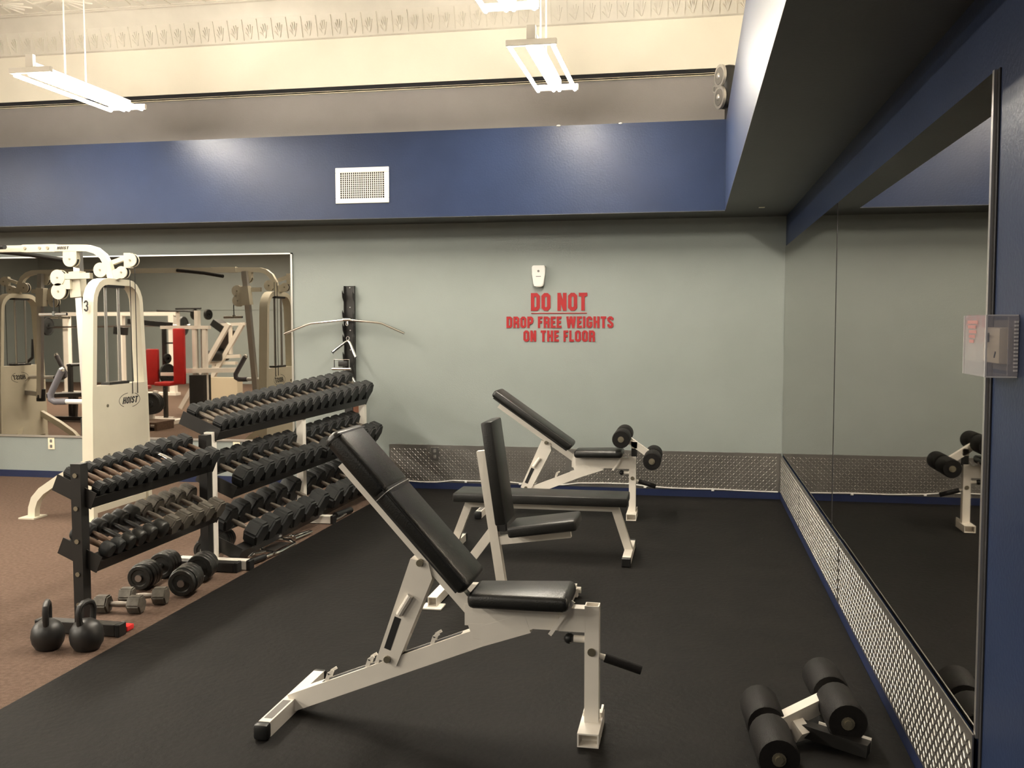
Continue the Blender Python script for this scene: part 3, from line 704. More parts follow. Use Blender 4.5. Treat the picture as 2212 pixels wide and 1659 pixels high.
part('back_bracket', G().box(-1.06, -1.00, yc - 0.02, yc + 0.02, 0.36, 0.42), 'dark', t)

# detached leg attachment on the floor, lower right
t = thing('leg_attachment', 'detached white leg attachment with four foam rollers lying on the mat', 'bench attachment', (0.4, 3.5, 0.008))
d = Vector((-0.035, 0.5, 0)).normalized()
A = Vector((0.277, 3.425, 0.080)); B = Vector((0.530, 3.680, 0.114))
rollers(t, A, d, 0.070, 0.245); rollers(t, B, d, 0.070, 0.245)
part('arm', G().bar(A, B, 0.045, 0.055), 'white', t)
part('bracket', G().bar((0.375, 3.50, 0.075), (0.405, 3.465, 0.042), 0.05, 0.05), 'white', t)
part('insert_post', G().bar((0.40, 3.50, 0.06), (0.612, 3.405, 0.040), 0.05, 0.045), 'blacksteel', t)
pa = Vector((0.40, 3.50, 0.06)); pb = Vector((0.612, 3.405, 0.040)); pd = (pb - pa).normalized(); ps = Vector((-pd.y, pd.x, 0))
part('insert_plate', G().bar(pa + ps * 0.028 + pd * 0.05 + V(0, 0, 0.006), pb + ps * 0.028 + V(0, 0, 0.006), 0.004, 0.05), 'white', t)

# ------------------------------------------------------------------ dumbbell racks
TH = R(23.3); U = Vector((math.cos(TH), 0, -math.sin(TH))); N = Vector((math.sin(TH), 0, math.cos(TH)))
def rack(name, label, x, posts, ztop, tiers, m, shelf_m, foot_x):
    t = thing(name, label, 'rack', (x, posts[0], 0))
    for y in posts:
        part('post', G().box(x - 0.026, x + 0.026, y - 0.03, y + 0.03, 0.03, ztop), m, t)
        part('foot', G().box(foot_x[0], foot_x[1], y - 0.03, y + 0.03, 0.004, 0.062, 0.003), m, t)
        for fx, s in ((foot_x[0], -1), (foot_x[1], 1)):
            part('foot_cap', G().box(min(fx, fx + s * 0.025), max(fx, fx + s * 0.025), y - 0.032, y + 0.032, 0.001, 0.064, 0.004), 'blackplastic', t)
    for z in (0.15, 0.3, 0.46, 0.62, 0.78):
        if z < ztop: part('bolt', G().cyl((x, posts[0] - 0.036, z), (x, posts[0] - 0.030, z), 0.012, 8), 'bolt', t)
    for (xc, zc, y0, y1, hw) in tiers:
        c = lambda a, b, y: Vector((xc, y, zc)) + U * a + N * b
        sh = G()
        for s in (-1, 1):
            sh.bar(c(s * (hw - 0.035), -0.002, y0), c(s * (hw - 0.035), -0.002, y1), 0.065, 0.004, up=N)
            sh.bar(c(s * hw, -0.028, y0), c(s * hw, -0.028, y1), 0.004, 0.056, up=N)
        part('shelf_rails', sh, shelf_m, t)
        for y in (y0, y1):
            part('end_bracket', G().bar(c(-hw - 0.004, -0.018, y), c(hw + 0.004, -0.018, y), 0.006, 0.085, up=N), shelf_m, t)
    return t
rack('dumbbell_rack', 'short black two-shelf dumbbell rack at the near end', -2.90, (4.16, 5.385), 0.835,
     [(-2.925, 0.712, 4.165, 5.372, 0.108), (-2.905, 0.402, 4.165, 5.372, 0.108)], 'blacksteel', 'blacksteel', (-3.12, -2.715))
rack('dumbbell_rack', 'long white three-shelf dumbbell rack reaching the back wall', -2.90, (5.452, 6.85, 8.24), 0.845,
     [(-2.965, 0.895, 5.46, 8.235, 0.13), (-2.885, 0.535, 5.50, 8.235, 0.13), (-2.865, 0.150, 5.50, 8.235, 0.14)], 'white', 'blacksteel', (-3.12, -2.665))

ORD = ['first', 'second', 'third', 'fourth', 'fifth', 'sixth', 'seventh', 'eighth', 'ninth', 'tenth', 'eleventh', 'twelfth', 'thirteenth', 'fourteenth', 'fifteenth', 'sixteenth', 'seventeenth', 'eighteenth', 'nineteenth', 'twentieth']
CACHE = {}
def head_mesh(style, r, L, m):
    key = ('h', style, round(r, 3), round(L, 3), m)
    if key not in CACHE:
        gg = G()
        if style == 'hex':
            rr = bmesh.ops.create_cone(gg.bm, cap_ends=True, segments=6, radius1=r / math.cos(PI / 6), radius2=r / math.cos(PI / 6), depth=L)
            bmesh.ops.bevel(gg.bm, geom=gg.bm.edges[:], offset=r * 0.16, segments=2, affect='EDGES')
            gg._place(gg.bm.verts[:], Matrix.Rotation(PI / 2, 4, 'Y'))
        else:
            gg.lathe([(0, -L / 2), (r * 0.8, -L / 2), (r * 0.95, -L / 2 + 0.006), (r, -L / 2 + 0.014), (r, L / 2 - 0.014), (r * 0.95, L / 2 - 0.006), (r * 0.8, L / 2), (0, L / 2)], Matrix.Rotation(PI / 2, 4, 'Y'), 16)
        CACHE[key] = gg.mesh('weight', m, 40)
    return CACHE[key]
def handle_mesh(hl, m):
    key = ('g', round(hl, 3), m)
    if key not in CACHE:
        gg = G(); h = hl / 2
        gg.lathe([(0.011, -h - 0.01), (0.0125, -h * 0.98), (0.015, -h * 0.45), (0.0165, 0), (0.015, h * 0.45), (0.0125, h * 0.98), (0.011, h + 0.01)], Matrix.Rotation(PI / 2, 4, 'Y'), 10)
        CACHE[key] = gg.mesh('handle', m, 40)
    return CACHE[key]
def dumbbell(label, loc, roty, r, L, hl, style, hm, gm, group, rotz=0.0, rotx=0.0):
    t = thing('dumbbell', label, 'dumbbell', loc, group)
    t.rotation_euler = Euler((rotx, roty, rotz), 'XYZ')
    o = bpy.data.objects.new('handle', handle_mesh(hl, gm)); C.objects.link(o); o.parent = t
    for s in (-1, 1):
        o = bpy.data.objects.new('weight', head_mesh(style, r, L, hm)); C.objects.link(o); o.parent = t; o.location = (s * (hl / 2 + L / 2), 0, 0)
    return t
def row(ys, xc, zc, rad, Ls, hl, style, hms, gms, where, kinds):
    n = len(ys)
    for i, y in enumerate(ys):
        # radius limited by the neighbours
        gap = min([abs(y - q) for q in ys if q != y])
        r = min(rad[i] if isinstance(rad, list) else rad(i / (n - 1)), (gap * 0.5 - 0.0012) * (0.87 if style(i) == 'hex' else 1.0))
        L = Ls(i / (n - 1))
        hm = hms(i); gm = gms(i)
        p = Vector((xc, y, zc)) + N * (r + 0.0015)
        dumbbell('%s %s dumbbell from the near end, %s' % (ORD[i], kinds(i), where), p, TH, r, L, hl, style(i), hm, gm, 'dumbbells, ' + where)
ys = [4.222, 4.292, 4.366, 4.442, 4.522, 4.608, 4.698, 4.792, 4.892, 4.996, 5.104, 5.218, 5.300]
ys = [4.225, 4.297, 4.373, 4.454, 4.539, 4.630, 4.728, 4.832, 4.942, 5.060, 5.180, 5.296]
row(ys, -2.925, 0.712, lambda f: 0.036 + 0.023 * f, lambda f: 0.050 + 0.025 * f, 0.115, lambda i: 'hex', lambda i: 'rubberhead', lambda i: 'chrome' if i == 8 else 'handle',
    'black rack top shelf', lambda i: 'chrome-handled' if i == 8 else 'brown-handled black')
ys = [4.235, 4.315, 4.400, 4.490, 4.585, 4.690, 4.805, 4.925, 5.045, 5.165, 5.290]
row(ys, -2.905, 0.402, lambda f: 0.038 + 0.022 * f, lambda f: 0.055 + 0.03 * f, 0.115, lambda i: 'round' if i < 6 else 'hex', lambda i: 'rubberhead' if i < 2 else ('greysteel' if i < 6 else 'iron'), lambda i: 'handle' if i < 2 else ('blacksteel' if i < 6 else 'handlesteel'),
    'black rack lower shelf', lambda i: 'brown-handled black' if i < 2 else ('smooth black' if i < 6 else 'bare grey iron'))
ys = [5.515, 5.608, 5.706, 5.810, 5.918, 6.030, 6.146, 6.266, 6.390, 6.520, 6.655, 6.796, 6.942, 7.094, 7.252, 7.416, 7.586, 7.762, 7.945, 8.13]
row(ys, -2.965, 0.895, lambda f: 0.046 + 0.040 * f, lambda f: 0.068 + 0.025 * f, 0.118, lambda i: 'hex', lambda i: 'rubberhead', lambda i: 'handlesteel',
    'white rack top shelf', lambda i: 'black rubber')
ys = [5.60, 5.752, 5.908, 6.068, 6.232, 6.40, 6.565, 6.725, 6.985, 7.160, 7.340, 7.525, 7.712, 7.91, 8.095]
row(ys, -2.885, 0.535, lambda f: 0.075 + 0.02 * f, lambda f: 0.085 + 0.02 * f, 0.122, lambda i: 'hex', lambda i: 'rubberhead', lambda i: 'handlesteel',
    'white rack middle shelf', lambda i: 'black rubber')
ys = [5.70, 5.885, 6.075, 6.27, 6.465, 6.70, 7.02, 7.215, 7.41, 7.61, 7.81, 8.02]
row(ys, -2.865, 0.150, lambda f: 0.090 + 0.006 * f, lambda f: 0.10 + 0.03 * f, 0.125, lambda i: 'hex', lambda i: 'rubberhead', lambda i: 'handlesteel',
    'white rack bottom shelf', lambda i: 'large black rubber')
# pair of small grey hex dumbbells on the carpet
dumbbell('near grey iron hex dumbbell on the carpet beside the kettlebells', (-2.925, 4.50, 0.0465), 0, 0.045, 0.072, 0.105, 'hex', 'iron', 'handlesteel', 'grey hex dumbbells on the carpet', rotz=R(8))
dumbbell('grey iron hex dumbbell on the carpet in front of the round dumbbells', (-2.885, 4.665, 0.0465), 0, 0.045, 0.072, 0.105, 'hex', 'iron', 'handlesteel', 'grey hex dumbbells on the carpet', rotz=R(12))
# big round plate dumbbells on the carpet
def plate_db(a, b, r, label):
    z = r + 0.002; a, b = Vector((*a, z)), Vector((*b, z)); d = (b - a); L = d.length; d.normalize()
    t = thing('plate_dumbbell', label, 'dumbbell', (a.x, a.y, 0), 'round plate dumbbells on the carpet')
    A = a.copy(); dz = d.to_track_quat('Z', 'Y').to_matrix().to_4x4()
    part('handle', G().cyl(A + d * 0.10, A + d * (L - 0.10), 0.016, 12), 'steel', t)
    hw = L * 0.34
    for s in (0, 1):
        for k in range(4):
            rr = r if k else r * 0.9
            th = hw / 4 - 0.002
            off = k * hw / 4 if s == 0 else L - (k + 1) * hw / 4
            m = Matrix.Translation(A + d * off) @ dz
            part('weight_plate', G().lathe([(0.018, 0.006), (rr * 0.62, 0.006), (rr * 0.70, 0.0), (rr * 0.94, 0.0), (rr, 0.005), (rr, th - 0.005), (rr * 0.94, th), (rr * 0.70, th), (rr * 0.62, th - 0.006), (0.018, th - 0.006)], m, 24), 'greysteel', t)
        e = A + d * (-0.008 if s == 0 else L + 0.008)
        part('end_nut', G().cyl(e, A + d * (0.01 if s == 0 else L - 0.01), 0.020, 10), 'steel', t)
plate_db((-3.045, 4.875), (-3.085, 5.290), 0.077, 'left round plate dumbbell on the carpet under the black rack')
plate_db((-2.745, 4.800), (-2.840, 5.265), 0.081, 'right round plate dumbbell on the carpet beside the white rack foot')
plate_db((-3.02, 5.56), (-3.06, 5.95), 0.075, 'round plate dumbbell lying under the white rack behind its front post')

# kettlebells
def kettlebell(x, y, r, rz, label):
    t = thing('kettlebell', label, 'kettlebell', (x, y, 0), 'black kettlebells on the carpet')
    part('bell', G().lathe([(0, 0.001), (r * 0.55, 0.001), (r * 0.72, 0.006), (r * 0.93, r * 0.45), (r, r * 0.85), (r * 0.93, r * 1.28), (r * 0.72, r * 1.62), (r * 0.40, r * 1.84), (0, r * 1.92)], Matrix.Translation((x, y, 0)), 24), 'blacksteel', t)
    c, s = math.cos(rz), math.sin(rz)
    pts = [(-0.042, 1.55 * r), (-0.047, 1.95 * r), (-0.050, 2.4 * r), (-0.040, 2.72 * r), (-0.018, 2.88 * r), (0.018, 2.88 * r), (0.040, 2.72 * r), (0.050, 2.4 * r), (0.047, 1.95 * r), (0.042, 1.55 * r)]
    part('handle', G().sweep([(x + a * c, y + a * s, z) for a, z in pts], 0.0145, 10, up=(-s, c, 0)), 'blacksteel', t)
kettlebell(-2.925, 3.93, 0.075, R(118), 'left black kettlebell on the carpet, handle edge-on')
kettlebell(-2.742, 3.955, 0.077, R(85), 'right black kettlebell in front of the black rack post')
single('red_block', G().box(-2.78, -2.70, 4.215, 4.275, 0.001, 0.028, 0.006, 2).box(-2.77, -2.745, 4.22, 4.27, 0.026, 0.036, 0.004), 'redplastic', 'small red plastic piece on the carpet behind the right kettlebell', 'clip')

# chrome cable attachments on the carpet beside the white rack
t = thing('cable_attachment', 'chrome handle with black rubber grip on the carpet at the white rack foot', 'cable attachment', (-2.66, 5.63, 0))
part('grip', G().cyl((-2.70, 5.53, 0.022), (-2.67, 5.69, 0.022), 0.020, 12), 'blackplastic', t)
part('bar', G().sweep([(-2.67, 5.68, 0.022), (-2.655, 5.76, 0.022), (-2.66, 5.80, 0.026), (-2.71, 5.80, 0.03), (-2.76, 5.72, 0.03), (-2.75, 5.64, 0.025)], 0.011, 8), 'chrome', t)
t = thing('cable_attachment', 'chrome triangle row handle lying on the carpet edge', 'cable attachment', (-2.70, 5.95, 0))
part('frame', G().sweep([(-2.66, 5.81, 0.014), (-2.645, 5.88, 0.014), (-2.648, 6.12, 0.014), (-2.70, 6.17, 0.02), (-2.79, 6.16, 0.03), (-2.815, 5.95, 0.03), (-2.76, 5.85, 0.02), (-2.66, 5.81, 0.014)], 0.0115, 8), 'chrome', t)
part('plate', G().box(-2.79, -2.69, 5.90, 6.13, 0.010, 0.016), 'steel', t)
t = thing('cable_attachment', 'chrome U handle on the carpet behind the triangle handle', 'cable attachment', (-2.72, 6.35, 0))
part('frame', G().sweep([(-2.80, 6.20, 0.018), (-2.74, 6.29, 0.018), (-2.70, 6.48, 0.018), (-2.67, 6.47, 0.018), (-2.69, 6.31, 0.018), (-2.70, 6.24, 0.018)], 0.010, 8), 'chrome', t)
part('eyelet', G().sweep([(-2.74 + 0.018 * math.cos(a), 6.29 + 0.018 * math.sin(a), 0.026) for a in [2 * PI * i / 10 for i in range(11)]], 0.005, 6), 'chrome', t)
t = thing('cable_attachment', 'chrome and black handle on the carpet at the middle of the white rack', 'cable attachment', (-2.70, 6.75, 0))
part('grip', G().cyl((-2.70, 7.02, 0.028), (-2.66, 7.25, 0.028), 0.025, 12), 'blackplastic', t)
part('bar', G().sweep([(-2.668, 7.18, 0.018), (-2.655, 7.02, 0.018), (-2.66, 6.93, 0.016), (-2.70, 6.91, 0.016), (-2.72, 6.98, 0.018)], 0.011, 8), 'chrome', t)

# ------------------------------------------------------------------ cable crossover
XC = -6.08
cx = thing('cable_crossover', 'ivory cable crossover machine numbered 3 in front of the wide mirror', 'gym machine', (XC, 6.9, 0))
def half(s):
    X = lambda a: XC + s * a          # a is distance from the centre
    xa, xb = X(1.55), X(1.64); xl, xr = min(xa, xb), max(xa, xb)
    y0, y1 = 6.60, 7.27
    # arch
    gg = G(); ym = (y0 + y1) / 2; t_ = 0.05; rr = 0.17; zt = 1.862
    inner = 0.025
    path = [(y0 - 0.045, 0.012), (y0 - 0.02, 0.9), (y0 + inner, zt - rr - inner)]
    path += [(y0 + inner + rr - rr * math.cos(R(a)), zt - inner - rr + rr * math.sin(R(a))) for a in (18, 36, 54, 72, 90)]
    path += [(y1 - inner - rr + rr * math.sin(R(a)), zt - inner - rr + rr * math.cos(R(a))) for a in (0, 18, 36, 54, 72)]
    path += [(y1 - inner, zt - rr - inner), (y1 + 0.02, 0.9), (y1 + 0.045, 0.012)]
    gg.sweep([((xl + xr) / 2, y, z) for y, z in path], 0, rect=(t_, 0.09), up=(1, 0, 0))
    part('arch_frame', gg, 'cream_steel', cx)
    for y in (y0 - 0.045, y1 + 0.045): part('foot_plate', G().box(xl - 0.02, xr + 0.02, y - 0.06, y + 0.06, 0.001, 0.012), 'cream_steel', cx)
    # shroud with chamfered edges
    zs0, zs1 = 0.20, 1.035
    sh = G(); o = X(1.655); i_ = X(1.535)
    poly = [(o, y0 + 0.09), (o, y1 - 0.0), (X(1.64), y1 + 0.03), (X(1.55), y1 + 0.03), (i_, y1), (i_, y0 + 0.09), (X(1.55), y0 - 0.035), (X(1.64), y0 - 0.035)]
    sh.prism(poly, 2, zs0, zs1); shr = part('shroud', sh, 'cream_steel', cx)
    # maker's lettering on both faces
    for face, sg_ in ((X(1.655), s), (X(1.535), -s)):
        lg = G(); W = word_width('HOIST'); k = 0.205 / W; xx = 0.0; hh = 0.054; yc_ = 7.02
        ydir = 1 if sg_ > 0 else -1
        for c in 'HOIST':
            wd, ls, cl = glyph(c)
            strokes(lg, ls, 0.18, lambda px, py, q: (face + sg_ * (0.0003 + 0.0012 * q + 0.0003 * ORDER[0] * q), yc_ + ydir * ((xx + px - W / 2) * k + 0.020 * py), 0.875 + py * hh), cl)
            xx += wd + 0.09
        for a0, a1 in ((100, 235), (-75, 60)):
            strokes(lg, [[(0.145 * math.cos(R(a0 + (a1 - a0) * i / 12)), 0.058 * math.sin(R(a0 + (a1 - a0) * i / 12))) for i in range(13)]], 0.004,
                    lambda px, py, q: (face + sg_ * (0.0003 + 0.001 * q + 0.0003 * ORDER[0] * q), yc_ + ydir * px, 0.902 + py), ())
        part('maker_lettering', lg, 'dark', shr)
    for y, z in ((6.66, 0.88), (6.66, 0.50)): part('bolt', G().cyl((X(1.655), y + 0.06, z), (X(1.661), y + 0.06, z), 0.012, 8), 'bolt', cx)
    # number on the leg
    if s > 0:
        nb = G(); _, ls, cl = glyph('3')
        strokes(nb, ls, 0.16, lambda px, py, q: ((xl + xr) / 2 - 0.018 + px * 0.075, y0 - 0.0125 - 0.025 + 0.0105 - (0.001 + 0.0003 * ORDER[0]) * q, 1.60 + py * 0.088), cl)
        part('number', nb, 'dark', cx)
    # guide rods, stack, cables
    xm = (xl + xr) / 2
    for y in (6.82, 6.99): part('guide_rod', G().cyl((xm, y, 1.0), (xm, y, 1.815), 0.012, 10), 'frame', cx)
    part('top_plate', G().box(xl + 0.01, xr - 0.01, 6.78, 7.03, 1.792, 1.812), 'dark', cx)
    stk = G().box(xl + 0.008, xr - 0.008, 6.79, 7.06, 1.03, 1.055); part('weight_stack', stk, 'blacksteel', cx)
    for y in (7.06, 7.13): part('cable', G().cyl((X(1.66), y, 0.95), (X(1.66), y, 1.96), 0.003, 6), 'dark', cx)
    # top beam: from centre to the arch
    yb_ = ym - 0.02
    bp_ = [(X(0.0), yb_, 2.112), (X(1.30), yb_, 2.108), (X(1.40), yb_, 2.105), (X(1.47), yb_, 2.085), (X(1.53), yb_, 2.04), (X(1.57), yb_, 1.97), (X(1.595), yb_, 1.88), (X(1.60), yb_, 1.83)]
    part('beam', G().sweep(bp_, 0, rect=(0.05, 0.052), up=(0, 0, 1) if False else None), 'cream_steel', cx)
    part('beam_sleeve', G().box(min(X(0.83), X(1.12)), max(X(0.83), X(1.12)), yb_ - 0.029, yb_ + 0.029, 2.08, 2.140), 'cream_steel', cx)
    for a in (0.86, 0.99, 1.06): part('bolt', G().cyl((X(a), yb_ - 0.036, 2.11), (X(a), yb_ - 0.028, 2.11), 0.012, 8), 'bolt', cx)
    if s > 0:
        lg = G(); xx = 0.0; W = word_width('HOIST'); k = 0.10 / W
        for c in 'HOIST':
            wd, ls, cl = glyph(c); strokes(lg, ls, 0.18, lambda px, py, q: (X(1.14) + (xx + px) * k + 0.006 * py, yb_ - 0.0262 - (0.001 + 0.0003 * ORDER[0]) * q, 2.098 + py * 0.022), cl); xx += wd + 0.09
        part('maker_lettering', lg, 'dark', cx)
    # pull-up grips either side of the beam
    part('pullup_grip', G().sweep([(X(0.30), yb_ - 0.02, 2.115), (X(0.62), yb_ - 0.10, 2.118), (X(0.78), yb_ - 0.16, 2.112)], 0.019, 10), 'blackplastic', cx)
    part('pullup_grip', G().sweep([(X(0.42), yb_ + 0.02, 2.11), (X(0.80), yb_ + 0.12, 2.07), (X(1.05), yb_ + 0.18, 2.03)], 0.019, 10), 'blackplastic', cx)
    # column, carriage and pulleys
    ycol = yb_ + 0.0
    ct, cb = (X(1.252), ycol + 0.07, 2.09), (X(1.345), ycol + 0.02, 0.66)
    part('column', G().bar(cb, ct, 0.055, 0.055, up=(0, 1, 0)), 'frame', cx)
    part('column_base', G().cyl((X(1.35), ycol, 0.62), (X(1.345), ycol, 0.76), 0.05, 14), 'blackplastic', cx)
    part('column_pivot', G().bar((X(1.345), ycol, 0.70), (X(1.55), ycol, 0.72), 0.06, 0.05), 'steel', cx)
    cg_ = G(); cg_.bar((X(1.25), ycol + 0.06, 1.925), (X(1.268), ycol + 0.05, 1.72), 0.095, 0.085, up=(0, 1, 0)); cg_.bar((X(1.16), ycol + 0.0, 1.885), (X(1.41), ycol + 0.01, 1.89), 0.045, 0.045)
    part('carriage', cg_, 'cream_steel', cx)
    part('pulley_arm', G().box(min(X(1.13), X(1.24)), max(X(1.13), X(1.24)), ycol - 0.02, ycol + 0.03, 1.785, 1.860), 'cream_steel', cx)
    for a, z, r in ((1.134, 1.875, 0.064), (1.139, 1.768, 0.064), (1.247, 2.02, 0.060), (1.51, 1.932, 0.058), (1.692, 1.912, 0.048), (1.77, 2.005, 0.052)):
        cc = (X(a), ycol, z)
        for yy in (-0.026, 0.014): part('pulley_guard', G().cyl((X(a), ycol + yy, z), (X(a), ycol + yy + 0.012, z), r, 22), 'cream_steel', cx)
        part('pulley', G().cyl((X(a), ycol - 0.013, z), (X(a), ycol + 0.013, z), r * 0.94, 18), 'blackplastic', cx)
        part('bolt', G().cyl((X(a), ycol - 0.031, z), (X(a), ycol + 0.031, z), 0.008, 8), 'bolt', cx)
    part('pulley_bracket', G().box(min(X(1.187), X(1.307)), max(X(1.187), X(1.307)), ycol - 0.023, ycol + 0.023, 2.02, 2.09), 'cream_steel', cx)
    part('pulley_bracket', G().bar((X(1.61), ycol, 1.99), (X(1.74), ycol, 2.03), 0.04, 0.035), 'cream_steel', cx)
    part('pulley_bracket', G().box(min(X(1.715), X(1.77)), max(X(1.715), X(1.77)), ycol - 0.023, ycol + 0.023, 1.945, 2.062), 'cream_steel', cx)
    part('pulley_bracket', G().bar((X(1.59), ycol, 1.88), (X(1.69), ycol, 1.912), 0.044, 0.08), 'cream_steel', cx)
    part('pulley_bracket', G().bar((X(1.51), ycol, 1.93), (X(1.58), ycol, 1.95), 0.04, 0.07), 'cream_steel', cx)
    part('chain', G().sweep([(X(1.082), ycol, 1.76), (X(1.078), ycol, 1.70), (X(1.080), ycol, 1.605)], 0.006, 6), 'dark', cx)
    part('cable_bar', G().cyl((X(0.955), ycol - 0.01, 1.585), (X(1.185), ycol + 0.01, 1.588), 0.013, 10).cyl((X(1.08), ycol, 1.575), (X(1.08), ycol, 1.61), 0.016, 10), 'chrome', cx)
    # dip handles
    part('dip_arm', G().cyl((X(1.56), ycol - 0.05, 0.895), (X(1.19), ycol - 0.05, 0.895), 0.02, 12), 'whiteplastic', cx)
    part('dip_grip', G().sweep([(X(1.20), ycol - 0.05, 0.895), (X(1.10), ycol - 0.05, 0.892), (X(1.065), ycol - 0.05, 0.91), (X(1.062), ycol - 0.05, 0.95), (X(1.175), ycol - 0.06, 1.145)], 0.026, 12), 'greyfoam', cx)
    part('grip_cap', G().ball((X(1.178), ycol - 0.06, 1.150), 0.025, u=12, v=8), 'chrome', cx)
    # stabiliser legs
    part('stabiliser', G().sweep([(X(1.56), 6.65, 0.46), (X(1.30), 6.65, 0.325), (X(1.13), 6.65, 0.215), (X(1.07), 6.65, 0.15), (X(1.045), 6.65, 0.08), (X(1.04), 6.65, 0.012)], 0, rect=(0.06, 0.06)), 'cream_steel', cx)
    part('foot_plate', G().box(min(X(0.965), X(1.10)), max(X(0.965), X(1.10)), 6.57, 6.73, 0.001, 0.012), 'cream_steel', cx)
    part('base_tube', G().bar((X(1.595), y0, 0.09), (X(1.595), y1, 0.09), 0.06, 0.05), 'cream_steel', cx)
    part('base_tube', G().bar((X(1.55), 7.0, 0.30), (X(1.36), 7.35, 0.06), 0.05, 0.05), 'cream_steel', cx)
half(1); half(-1)

# ------------------------------------------------------------------ machines the mirror shows, standing off to the left
def disc(gg, c, axis, r, th):
    a = Vector(axis).normalized(); c = Vector(c)
    gg.lathe([(0.02, 0.0), (r * 0.3, 0.0), (r * 0.34, 0.012), (r * 0.85, 0.012), (r * 0.9, 0.0), (r, 0.004), (r, th - 0.004), (r * 0.9, th), (r * 0.85, th - 0.012), (r * 0.34, th - 0.012), (r * 0.3, th), (0.02, th)],
             Matrix.Translation(c) @ a.to_track_quat('Z', 'Y').to_matrix().to_4x4(), 24)
    return gg
t = thing('chest_press_machine', 'white chest press machine with a tall red back pad, seen in the mirror', 'gym machine', (-7.6, 3.4, 0))
part('back_pad', G().box(-7.735, -7.55, 3.40, 3.47, 0.60, 1.45, 0.02, 2), 'redvinyl', t)
part('seat_pad', G().box(-7.98, -7.72, 3.30, 3.60, 0.58, 0.64, 0.02, 2), 'redvinyl', t)
for x in (-7.47, -7.30): part('upright', G().box(x - 0.03, x + 0.03, 3.25, 3.31, 0.03, 1.48), 'white', t)
for x in (-7.42, -7.36): part('guide_rod', G().cyl((x, 3.28, 0.3), (x, 3.28, 1.46), 0.012, 8), 'chrome', t)
part('crossbar', G().box(-8.02, -7.22, 3.24, 3.32, 1.44, 1.49), 'white', t)
part('handle_bar', G().sweep([(-8.05, 3.35, 1.72), (-7.6, 3.30, 1.715), (-7.45, 3.28, 1.70)], 0.014, 8), 'blackplastic', t)
part('handle_bar', G().sweep([(-7.85, 3.15, 1.75), (-7.4, 3.20, 1.755)], 0.014, 8), 'blackplastic', t)
part('lever_arm', G().bar((-7.74, 3.28, 1.46), (-7.74, 3.28, 1.71), 0.04, 0.04, up=(1, 0, 0)).bar((-7.42, 3.28, 1.48), (-7.42, 3.28, 1.72), 0.09, 0.06, up=(1, 0, 0)), 'white', t)
for x in (-7.52, -7.30): part('weight_plate', disc(G(), (x, 3.2, 1.66), (1, 0.3, 0), 0.08, 0.04), 'greysteel', t)
part('brace_bar', G().bar((-7.60, 3.3, 0.80), (-6.75, 3.3, 0.82), 0.07, 0.07), 'white', t)
part('seat_arm', G().bar((-8.0, 3.35, 0.75), (-7.6, 3.35, 0.75), 0.05, 0.05), 'white', t)
part('base', G().box(-8.25, -7.2, 3.2, 3.28, 0.001, 0.06).box(-7.76, -7.68, 2.9, 3.9, 0.001, 0.06), 'white', t)
part('weight_shroud', G().box(-7.50, -7.27, 3.18, 3.42, 0.10, 0.74), 'blacksteel', t)
t = thing('plate_tree', 'low white stand holding dark weight plates, seen in the mirror', 'rack', (-7.9, 3.7, 0))
part('stem', G().bar((-7.95, 3.75, 0.03), (-7.86, 3.75, 0.52), 0.06, 0.06, up=(1, 0, 0)), 'white', t)
part('base', G().box(-8.25, -7.80, 3.70, 3.80, 0.001, 0.05), 'white', t)
part('peg', G().cyl((-7.86, 3.62, 0.34), (-7.86, 4.0, 0.34), 0.02, 10), 'chrome', t)
for k in range(3): part('weight_plate', disc(G(), (-7.86, 3.80 + 0.05 * k, 0.34), (0.12, 1, 0), 0.16, 0.04), 'rubberhead', t)
t = thing('step_platform', 'low brown wooden platform on the carpet, seen in the mirror', 'platform', (-7.85, 4.2, 0))
part('deck', G().box(-8.30, -7.45, 3.95, 4.45, 0.09, 0.12), 'handle', t)
for x in (-8.28, -7.85, -7.47): part('leg', G().box(x - 0.02, x + 0.02, 3.97, 4.43, 0.001, 0.09), 'handle', t)
t = thing('leg_machine', 'white seated machine with a red pad beside stacked plates, seen in the mirror', 'gym machine', (-8.2, 3.2, 0))
part('back_pad', G().box(-8.32, -8.12, 3.18, 3.25, 0.57, 1.13, 0.02, 2), 'redvinyl', t)
part('upright', G().box(-8.12, -8.07, 3.05, 3.11, 0.03, 1.5), 'blacksteel', t)
part('peg', G().cyl((-8.10, 3.08, 1.22), (-7.95, 3.08, 1.22), 0.012, 8), 'blackplastic', t)
for z, r in ((0.98, 0.075), (0.74, 0.16)): part('weight_plate', disc(G(), (-8.06, 3.1, z), (1, 0.25, 0), r, 0.045), 'rubberhead', t)
part('base', G().box(-8.6, -8.0, 3.0, 3.06, 0.001, 0.06), 'white', t)
part('seat', G().box(-8.62, -8.34, 3.05, 3.35, 0.50, 0.56, 0.02, 2), 'redvinyl', t)
part('seat_post', G().box(-8.50, -8.44, 3.15, 3.21, 0.05, 0.5), 'white', t)
part('press_bar', G().bar((-8.75, 3.0, 1.56), (-7.98, 3.05, 1.50), 0.06, 0.08).bar((-8.98, 3.0, 1.42), (-8.80, 3.0, 1.40), 0.12, 0.12), 'blacksteel', t)
t = thing('leg_press', 'white slanted frame machine with black pads, seen in the mirror', 'gym machine', (-8.2, 1.5, 0))
part('slant_rail', G().bar((-8.45, 1.5, 0.10), (-7.55, 1.5, 1.52), 0.07, 0.07), 'white', t)
part('slant_rail', G().bar((-8.45, 2.0, 0.10), (-7.55, 2.0, 1.52), 0.07, 0.07), 'white', t)
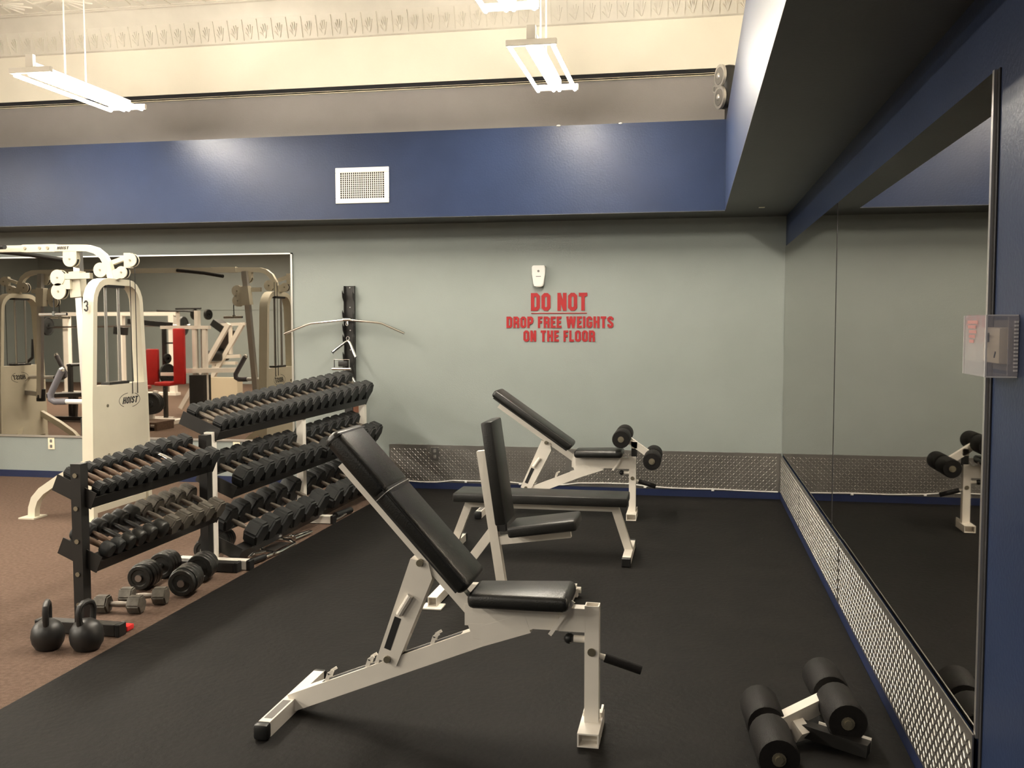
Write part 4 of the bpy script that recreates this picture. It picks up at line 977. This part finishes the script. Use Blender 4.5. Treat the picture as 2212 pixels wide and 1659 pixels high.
part('cross_rail', G().bar((-8.05, 1.5, 1.50), (-7.5, 1.5, 1.52), 0.05, 0.05).bar((-7.95, 1.5, 0.95), (-7.6, 1.5, 0.97), 0.05, 0.06).bar((-7.78, 1.5, 1.0), (-7.78, 1.5, 1.5), 0.05, 0.05, up=(1, 0, 0)), 'white', t)
part('back_pad', G().bar((-8.10, 1.4, 1.55), (-7.88, 1.4, 1.40), 0.3, 0.12).bar((-7.86, 1.4, 1.42), (-8.06, 1.4, 1.06), 0.3, 0.10), 'vinyl', t)
part('seat_pad', G().box(-8.25, -7.92, 1.25, 1.6, 0.88, 1.06, 0.04, 2), 'vinyl', t)
part('seat_frame', G().box(-8.3, -7.7, 1.4, 1.5, 0.82, 0.87).box(-8.15, -8.09, 1.42, 1.48, 0.02, 0.85), 'white', t)
part('lower_shroud', G().box(-8.05, -7.45, 1.75, 1.95, 0.001, 0.62), 'ivory', t)
single('red_wall_sign', G().box(-8.75, -8.45, FY + 0.001, FY + 0.012, 1.05, 1.30, 0.003), 'redplastic', 'first red notice on the far opposite wall, seen in the mirror', 'sign', 'red notices on the opposite wall')
t = thing('flat_deck_machine', 'low dark deck machine with bent black handles, seen in the mirror', 'gym machine', (-9.6, 3.4, 0))
part('deck', G().bar((-10.4, 3.3, 0.38), (-8.7, 3.5, 0.46), 0.5, 0.06), 'blacksteel', t)
for x in (-10.2, -9.5, -8.9): part('leg', G().bar((x, 3.35, 0.02), (x + 0.03, 3.35, 0.42), 0.06, 0.06, up=(1, 0, 0)), 'blacksteel', t)
part('base', G().bar((-10.2, 3.35, 0.04), (-8.9, 3.45, 0.05), 0.08, 0.06), 'blacksteel', t)
part('handle', G().sweep([(-9.62, 3.0, 1.30), (-9.45, 3.0, 1.10), (-9.40, 3.0, 0.97), (-9.48, 3.0, 0.88), (-9.85, 3.0, 0.86)], 0.025, 8), 'blackplastic', t)
part('handle', G().sweep([(-10.45, 3.0, 1.28), (-10.47, 3.0, 0.98), (-10.60, 3.0, 0.88), (-10.9, 3.0, 0.86)], 0.025, 8), 'blackplastic', t)
part('handle_post', G().bar((-9.8, 3.0, 0.02), (-9.8, 3.0, 0.88), 0.06, 0.06, up=(1, 0, 0)).bar((-10.75, 3.0, 0.02), (-10.75, 3.0, 0.88), 0.06, 0.06, up=(1, 0, 0)), 'blacksteel', t)
t = thing('squat_frame', 'tall grey squat frame by the opposite wall, seen in the mirror', 'gym machine', (-12.0, -2, 0))
for x in (-13.4, -12.1, -10.9): part('upright', G().box(x - 0.06, x + 0.06, -2.1, -1.98, 0.02, 1.72), 'white', t)
part('top_bar', G().box(-13.5, -10.8, -2.1, -2.0, 1.70, 1.78), 'white', t)
part('base', G().box(-13.5, -10.8, -2.15, -1.95, 0.001, 0.06), 'white', t)
part('barbell', G().cyl((-14.0, -1.9, 1.45), (-10.4, -1.9, 1.5), 0.02, 8), 'steel', t)
for x in (-13.8, -10.6): part('weight_plate', disc(G(), (x, -1.9, 1.48), (1, 0, 0), 0.2, 0.06), 'rubberhead', t)
